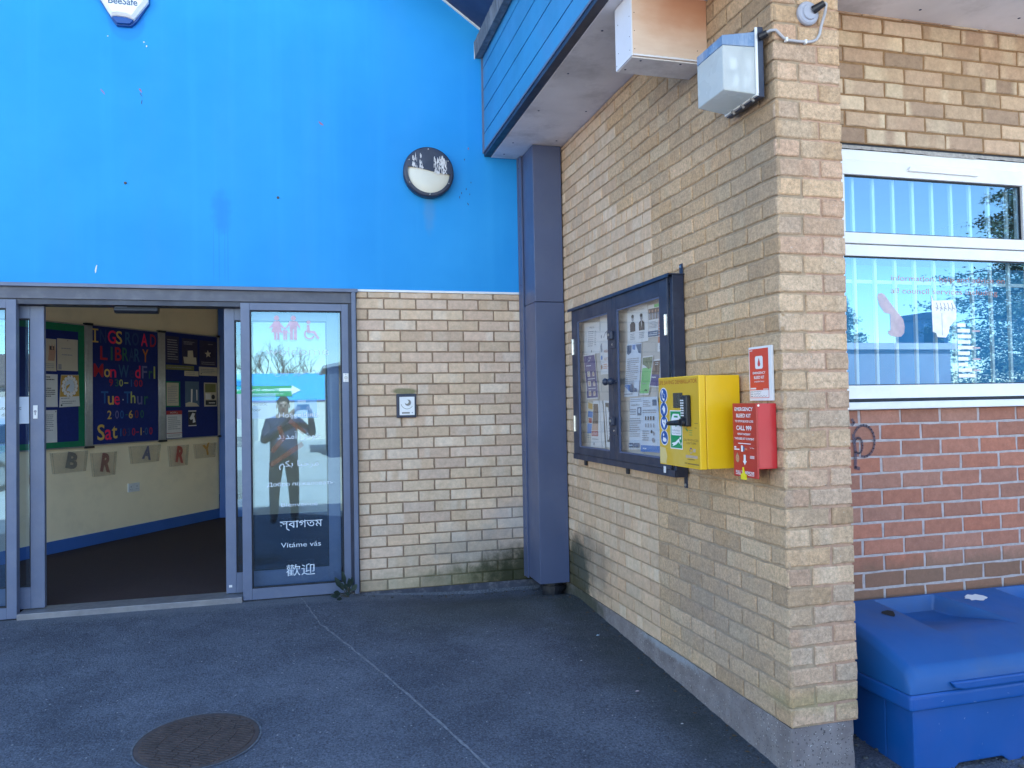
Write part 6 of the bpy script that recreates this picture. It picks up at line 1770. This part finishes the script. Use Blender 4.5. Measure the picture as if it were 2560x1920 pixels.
# dark clad building
DBG = thing('dark_building', (1.5, -21, GZ), 'dark grey clad building with a rising roof line beside the railings', 'building')
mb = MB()
FD = Fr((0, -20.0, 0), (-1, 0, 0), (0, 0, 1), (0, 1, 0))
mb.prism([(.95, GZ), (.95, 2.45), (-6.5, 3.9), (-6.5, GZ)], -5.0, 0, 0, FD); mb.build('wall', pm('dark_cladding', (.035, .04, .06), .6, .15, 2), DBG)
mb = MB()
for k in range(14):
    u = .9 - k * .5
    mb.box(u - .02, u + .02, GZ, 2.35 + (.95 - u) * .19, .001, .04, 0, FD)
mb.build('cladding_ribs', pm('cladding_rib', (.12, .13, .15), .5, .1, 4), DBG)
mb = MB(); mb.prism([(1.15, 2.45), (1.15, 2.55), (-6.7, 4.08), (-6.7, 3.98)], -5.2, .3, 0, FD); mb.build('roof', M_ALU, DBG)
# railings with upright bars running back from the door
RLG = thing('railing', (-.2, -14, GZ), 'pale metal railing of upright bars along the path to the car park', 'railing')
M_GALV = pm('galvanised', (.36, .37, .38), .5, .1, 10)
mb = MB(); mb.cyl((-.45, -11.0, 1.12), (.15, -19.0, 1.12), .030, n=8); mb.cyl((-.45, -11.0, .0), (.15, -19.0, .0), .02, n=8); mb.cyl((-.45, -11.0, .62), (.15, -19.0, .62), .028, n=8); mb.build('rail', M_GALV, RLG)
mb = MB()
for k in range(34):
    f_ = k / 33
    x, y = -.45 + .6 * f_, -11 - 8 * f_
    mb.cyl((x, y, GZ if k % 6 == 0 else .0), (x, y, 1.12), .022 if k % 6 == 0 else .012, n=6)
mb.build('bars', M_GALV, RLG)

def limb(mb, p, d, L, r, lvl, rr, tips, spread=.55, up=.12, fan=3):
    pts = [p]; q = p.copy(); dd = d.copy()
    n = 4
    for i in range(n):
        dd = (dd + Vector((rr.uniform(-.16, .16), rr.uniform(-.16, .16), rr.uniform(-.05, .12)))).normalized()
        q = q + dd * (L / n); pts.append(q.copy())
    mb.tube(pts, [r * (1 - .5 * i / n) for i in range(n + 1)], 5 if lvl > 1 else 3)
    if lvl == 0:
        tips.append((q, dd)); return
    for k in range(fan if lvl > 1 else fan + 1):
        t0 = rr.uniform(.45, 1.0); i = min(n - 1, int(t0 * n))
        b_ = pts[i].lerp(pts[i + 1], t0 * n - i)
        side = Vector((rr.uniform(-1, 1), rr.uniform(-1, 1), rr.uniform(-.3, .9)))
        nd_ = (dd * (1 - spread) + side.normalized() * spread + Vector((0, 0, up))).normalized()
        limb(mb, b_, nd_, L * rr.uniform(.55, .8), r * .55, lvl - 1, rr, tips, spread, up, fan)
M_BARK = pm('bark', (.09, .075, .06), .9, .3, 20, bumps=.5, bscale=30)
def bare_tree(x, y, h, seed, label):
    rr = random.Random(seed)
    t_ = thing('bare_tree', (x, y, GZ), label, 'tree', 'bare trees beyond the car park')
    mb = MB(); tips = []
    mb.tube([(x, y, GZ - .1), (x + .1, y, GZ + h * .2), (x, y + .1, GZ + h * .36)], [h * .028, h * .02, h * .016], 8)
    mb.build('trunk', M_BARK, t_)
    mb = MB()
    for k in range(7):
        a_ = k * 2 * pi / 7 + rr.uniform(-.3, .3)
        limb(mb, Vector((x, y + .1, GZ + h * (.26 + .10 * rr.random()))), Vector((cos(a_) * .75, sin(a_) * .75, .75)), h * .30, h * .010, 3, rr, tips)
    mb.build('branches', M_BARK, t_, normals=False)
bare_tree(-4.3, -58, 7.6, 4, 'bare winter tree behind the left end of the sky blue building')
bare_tree(-2.2, -66, 7.4, 9, 'bare winter tree behind the green banner')

def evergreen(x, y, h, w, seed, label):
    rr = random.Random(seed)
    t_ = thing('evergreen_tree', (x, y, GZ), label, 'tree', 'dark evergreen trees across the car park')
    mb = MB(); mb.tube([(x, y, GZ - .1), (x + .1, y, GZ + h * .5), (x, y, GZ + h * .97)], [h * .03, h * .018, .03], 8)
    mb.build('trunk', M_BARK, t_)
    ml = MB(); br = MB()
    for k in range(64):
        f_ = .12 + .86 * (k / 64)
        a_ = k * 2.4 + rr.uniform(-.3, .3)
        L = w * (1.08 - f_) ** .7 * rr.uniform(.65, 1.1)
        z_ = GZ + h * f_
        d = Vector((cos(a_), sin(a_), .12)); p0 = Vector((x, y, z_)); p1 = p0 + d * L - Vector((0, 0, L * .12))
        br.tube([p0, p0.lerp(p1, .5) + Vector((0, 0, .08 * L)), p1], [.05, .03, .012], 4)
        for j in range(int(120 + L * 95)):
            t0 = rr.uniform(.2, 1.03)
            c_ = p0.lerp(p1, t0) + Vector((rr.gauss(0, .20 * L * .5), rr.gauss(0, .20 * L * .5), rr.gauss(0, .16)))
            s_ = rr.uniform(.05, .13)
            u = Vector((rr.uniform(-1, 1), rr.uniform(-1, 1), rr.uniform(-.5, .5))).normalized() * s_
            v = u.cross(Vector((rr.uniform(-1, 1), rr.uniform(-1, 1), 1))).normalized() * s_ * .45
            ml.add([c_ - u, c_ - v * .8, c_ + u, c_ + v], [(0, 1, 2, 3)])
    br.build('branches', M_BARK, t_, normals=False)
    ml.build('crown', pm('conifer_needles', (.075, .125, .095), .8, .5, .9), t_, normals=False)
evergreen(28.2, -25.5, 12.0, 5.6, 5, 'largest dark evergreen tree to the right, across the car park')
evergreen(35.0, -31, 12.5, 4.8, 6, 'farther dark evergreen tree behind the largest one')
evergreen(24.0, -33, 7.5, 2.6, 8, 'smaller evergreen tree over the roof of the low brick building')
# low building and tower reflected in the window
LB = thing('low_building', (21, -27, GZ), 'low grey flat roofed building across the car park to the right', 'building')
mb = MB(); mb.box(14.0, 23.0, -31, -24.6, GZ, 3.05); mb.build('wall', pm('slate_wall', (.15, .15, .19), .8, .1, 1), LB)
mb = MB(); mb.box(13.8, 23.2, -31.2, -24.4, 3.051, 3.30); mb.build('roof', pm('roof_edge', (.26, .25, .30), .7, .1, 1), LB)
for k in range(0):
    w_ = MB(); w_.box(14.4 + 1.45 * k, 15.3 + 1.45 * k, -24.62, -24.56, .6, 1.9); w_.build('window', M_SEAL, LB)
TW = thing('house', (28.5, -34, GZ), 'tall slate blue house block rising behind the low grey building', 'house')
mb = MB(); mb.box(27.5, 29.2, -32.6, -31, GZ, 5.0); mb.build('wall', pm('house_render', (.16, .26, .42), .8, .1, 1), TW)
mb = MB(); mb.prism([(27.4, 5.001), (29.3, 5.001), (29.1, 5.35), (27.9, 5.35)], 30.9, 32.7, 0, Fr((0, 0, 0), (1, 0, 0), (0, 0, 1), (0, -1, 0))); mb.build('roof', pm('slate_roof', (.12, .16, .24), .7, .2, 2), TW)
for (x0, z0) in ((27.75, 3.3), (28.4, 3.3), (27.75, 1.2), (28.4, 1.2)):
    w_ = MB(); w_.box(x0, x0 + .5, -31.05, -30.97, z0, z0 + 1.3); w_.build('window', M_SEAL, TW)

# parked cars
M_TYRE = pm('tyre', (.015, .015, .016), .8, .2, 30); M_RIM = pm('alloy_rim', (.55, .55, .56), .3, .1, 9, metal=.8)
M_CGL = pm('car_glass', (.02, .025, .03), .06, .05, 4, spec=.8); M_LAMP = pm('car_lamp', (.7, .7, .7), .15, .05, 9); M_TAIL = pm('tail_lamp', (.45, .015, .015), .2, .05, 9)
def car(x, y, rot, paint, label):
    r = thing('parked_car', (x, y, GZ), label, 'car', 'cars parked across the car park')
    r['_o'] = (0, 0, 0)
    prof = [(-2.1, .30), (-2.12, .62), (-2.0, .86), (-1.35, .95), (-.75, 1.38), (-.2, 1.47), (.75, 1.45), (1.35, 1.34), (1.85, .98), (2.08, .90), (2.12, .55), (2.05, .30)]
    vs, fs = [], []
    cols_ = [(-.86, .94), (-.80, 1.0), (0, 1.02), (.80, 1.0), (.86, .94)]
    n = len(prof)
    for (w_, k_) in cols_:
        for (u, z) in prof:
            ins = .16 * max(0, (z - .95) / .5)
            vs.append((u * (.985 if abs(w_) > .84 else 1), w_ * (1 - ins / .86), z * k_ if z > .9 else z))
    m_ = len(cols_)
    for j in range(m_ - 1):
        for i in range(n):
            fs.append((j * n + i, j * n + (i + 1) % n, (j + 1) * n + (i + 1) % n, (j + 1) * n + i))
    fs += [tuple(range(n)), tuple((m_ - 1) * n + i for i in range(n))]
    mb = MB(); mb.add(vs, fs); o = mb.build('body', paint, r, smooth=True)
    o.modifiers.new('edge', 'EDGE_SPLIT').split_angle = radians(32)
    for s_ in (-1, 1):
        mb = MB(); mb.add([(-1.15, s_ * .835, .98), (1.45, s_ * .83, 1.0), (1.15, s_ * .735, 1.32), (.7, s_ * .715, 1.38), (-.2, s_ * .712, 1.40), (-.68, s_ * .735, 1.30)], [(0, 1, 2, 3, 4, 5)]); mb.build('side_window', M_CGL, r)
        mb = MB(); mb.sphere((-2.03, s_ * .62, .70), .12, 10, 6, 0, None, (.6, 1.3, .8)); mb.build('headlight', M_LAMP, r, smooth=True)
        mb = MB(); mb.sphere((2.04, s_ * .66, .80), .10, 10, 6, 0, None, (.5, 1.2, 1)); mb.build('tail_light', M_TAIL, r, smooth=True)
        mb = MB(); mb.sphere((-.75, s_ * .93, 1.02), .10, 8, 5, 0, None, (.6, 1, .7)); mb.build('wing_mirror', paint, r, smooth=True)
        for u in (-1.32, 1.28):
            mb = MB(); mb.cyl((u, s_ * .68, .315), (u, s_ * .88, .315), .315, n=22); wh = mb.build('wheel', M_TYRE, r, bevel=.02)
            mb = MB(); mb.cyl((u, s_ * .86, .315), (u, s_ * .893, .315), .20, n=16); mb.build('rim', M_RIM, wh)
    mb = MB(); mb.add([(-1.33, -.70, .985), (-1.33, .70, .985), (-.79, .62, 1.395), (-.79, -.62, 1.395)], [(0, 1, 2, 3)]); mb.build('windscreen', M_CGL, r)
    mb = MB(); mb.add([(1.40, -.66, 1.33), (1.40, .66, 1.33), (1.86, .72, 1.00), (1.86, -.72, 1.00)], [(0, 1, 2, 3)]); mb.build('rear_window', M_CGL, r)
    r.rotation_euler = (0, 0, rot)
    return r
car(-8.5, -14.0, radians(96), pm('silver_paint', (.55, .56, .58), .25, .05, 3, metal=.6, coat=.6), 'silver car parked in sunlight nearest the entrance')
car(-10.6, -18.6, radians(88), pm('navy_paint', (.02, .04, .14), .25, .05, 3, coat=.8), 'dark blue car parked behind the silver car')
car(-13.6, -18.9, radians(92), pm('red_paint', (.35, .02, .03), .25, .05, 3, coat=.8), 'red car parked at the far left of the car park')
HS = thing('house', (-13, -42, GZ), 'pale brick house with a brown roof far behind the parked cars', 'house')
mb = MB(); mb.box(-20, -8.2, -48, -42, GZ, 2.7); mb.build('wall', pm('house_brick', (.42, .34, .27), .8, .1, 2), HS)
mb = MB(); mb.prism([(41.6, 2.701), (48.4, 2.701), (45, 4.6)], -20.3, -7.9, 0, Fr((0, 0, 0), (0, -1, 0), (0, 0, 1), (1, 0, 0))); mb.build('roof', pm('roof_tile', (.18, .12, .09), .8, .2, 4), HS)
for k in range(4):
    w_ = MB(); w_.box(-19 + 2.8 * k, -17.6 + 2.8 * k, -42.02, -41.94, .7, 2.0); w_.build('window', M_SEAL, HS)

# ------------------------------------------------------------------ the photographer
M_SKIN = pm('skin', (.34, .21, .16), .55, .08, 12)
M_JUMP = pm('navy_jumper', (.020, .030, .072), .9, .2, 30, bumps=.3, bscale=200)
M_TROU = pm('black_trousers', (.014, .018, .034), .9, .2, 30)
M_HAIR = pm('dark_hair', (.03, .024, .02), .7, .3, 60)
M_SHOE = pm('shoe', (.01, .01, .012), .5, .2, 20)
PX, PY = CAMPOS.x - .27, CAMPOS.y - .44
gz_p = gz(PX, PY)
PR = thing('person', (PX, PY, gz_p), 'person in a navy jumper and black trousers holding up a phone to take the picture', 'person')
def skinmesh(name, verts, edges, radii, mats, matf, parent, sub=2, root=0):
    me = bpy.data.meshes.new(name); me.from_pydata([tuple(v) for v in verts], edges, [])
    o = bpy.data.objects.new(name, me); COL.objects.link(o)
    o.modifiers.new('skin', 'SKIN').use_smooth_shade = True
    for i, r in enumerate(radii):
        sv = me.skin_vertices[0].data[i]
        sv.radius = r if isinstance(r, tuple) else (r, r)
        sv.use_root = (i == root)
    s_ = o.modifiers.new('sub', 'SUBSURF'); s_.levels = sub; s_.render_levels = sub
    dg = bpy.context.evaluated_depsgraph_get(); dg.update()
    nm = bpy.data.meshes.new_from_object(o.evaluated_get(dg))
    bpy.data.objects.remove(o)
    nm.name = name
    base = Vector(parent['_o'])
    for m_ in mats: nm.materials.append(m_)
    for p in nm.polygons:
        p.material_index = matf(p.center); p.use_smooth = True
    nm.transform(Matrix.Translation(-base))
    o = bpy.data.objects.new(name, nm); COL.objects.link(o); o.parent = parent; o['_o'] = tuple(base)
    return o
cpx, cpy, cpz = CAMPOS.x, CAMPOS.y - .035, CAMPOS.z
B_ = lambda dx, dy, dz: Vector((PX + dx, PY + dy, gz_p + dz))
hl = Vector((cpx - .085, cpy - .035, cpz - .015)); hr = Vector((cpx + .085, cpy - .035, cpz - .015))
V = [B_(0, 0, .93), B_(0, .01, 1.12), B_(0, .0, 1.30), B_(0, -.01, 1.43), B_(0, .02, 1.505), B_(.0, .035, 1.585), B_(0, .04, 1.665), B_(0, .03, 1.72),
     B_(-.10, 0, .88), B_(-.13, .02, .48), B_(-.14, -.01, .09), B_(-.15, .13, .035),
     B_(.10, 0, .88), B_(.13, .02, .48), B_(.14, -.01, .09), B_(.15, .13, .035),
     B_(-.195, -.005, 1.405), B_(-.27, .10, 1.13), hl.lerp(B_(-.27, .10, 1.13), .25), hl,
     B_(.195, -.005, 1.405), B_(.40, .10, 1.22), hr.lerp(B_(.40, .10, 1.22), .3), hr]
E_ = [(0, 1), (1, 2), (2, 3), (3, 4), (4, 5), (5, 6), (6, 7), (0, 8), (8, 9), (9, 10), (10, 11), (0, 12), (12, 13), (13, 14), (14, 15), (3, 16), (16, 17), (17, 18), (18, 19), (3, 20), (20, 21), (21, 22), (22, 23)]
RR_ = [(.20, .14), (.205, .15), (.215, .145), (.14, .10), .066, (.075, .088), (.082, .098), (.06, .075),
       .115, .082, .062, .045, .115, .082, .062, .045, .082, .058, .042, .028, .082, .058, .042, .028]
def pmf(c):
    d = c - Vector((PX, PY, gz_p))
    if d.z > 1.475 and abs(d.x) < .12 and (c - hl).length > .1 and (c - hr).length > .1: return 0
    if (c - hl).length < .16 or (c - hr).length < .16: return 0
    if d.z < .10: return 3
    return 2 if d.z < .94 else 1
BODY = skinmesh('body', V, E_, RR_, [M_SKIN, M_JUMP, M_TROU, M_SHOE], pmf, PR, 2, 0)
for hb, sg in ((hl, -1), (hr, 1)):
    for f_, (L, dz) in enumerate(((.075, .020), (.082, .006), (.078, -.010), (.062, -.024))):
        p0 = hb + Vector((0, .01, dz)); p1 = p0 + Vector((-sg * .012, .035, .0)); p2 = p1 + Vector((-sg * L * .45, .012, 0)); 
        skinmesh('finger', [p0, p1, p2], [(0, 1), (1, 2)], [.009, .0085, .007], [M_SKIN], lambda c: 0, PR, 1, 0)
    p0 = hb + Vector((-sg * .004, -.012, -.01)); skinmesh('thumb', [p0, p0 + Vector((-sg * .03, -.004, .010)), p0 + Vector((-sg * .058, .010, .018))], [(0, 1), (1, 2)], [.011, .010, .008], [M_SKIN], lambda c: 0, PR, 1, 0)
hd = B_(0, .04, 1.655)
mb = MB(); mb.sphere((hd.x, hd.y - .02, hd.z + .035), .092, 16, 10, 0, None, (.92, 1.0, .92)); mb.build('hair', M_HAIR, PR, smooth=True)
for s_ in (-1, 1):
    mb = MB(); mb.sphere((hd.x + s_ * .086, hd.y - .005, hd.z - .02), .024, 8, 6, 0, None, (.4, .8, 1.3)); mb.build('ear', M_SKIN, PR, smooth=True)
    mb = MB(); mb.sphere((hd.x + s_ * .032, hd.y + .088, hd.z - .005), .011, 8, 6); mb.build('eye', M_INKB, PR, smooth=True)
mb = MB(); mb.sphere((hd.x, hd.y + .105, hd.z - .035), .02, 8, 6, 0, None, (.8, 1, 1.4)); mb.build('nose', M_SKIN, PR, smooth=True)
mb = MB(); mb.box(hd.x - .024, hd.x + .024, hd.y + .085, hd.y + .0975, hd.z - .078, hd.z - .070); mb.build('mouth', M_REDB, PR, bevel=.003)
PH = thing('phone', (cpx, cpy, cpz), 'black phone held up sideways in both hands', 'phone')
mb = MB(); mb.box(cpx - .08, cpx + .08, cpy - .012, cpy - .004, cpz - .038, cpz + .038); mb.build('case', M_BLACK, PH, bevel=.003)
mb = MB(); mb.box(cpx - .074, cpx + .074, cpy - .0128, cpy - .0122, cpz - .033, cpz + .033); mb.build('screen', M_CGL, PH)
mb = MB(); mb.cyl((cpx + .055, cpy - .004, cpz + .018), (cpx + .055, cpy - .002, cpz + .018), .010, n=14); mb.build('camera_lens', M_CGL, PH)
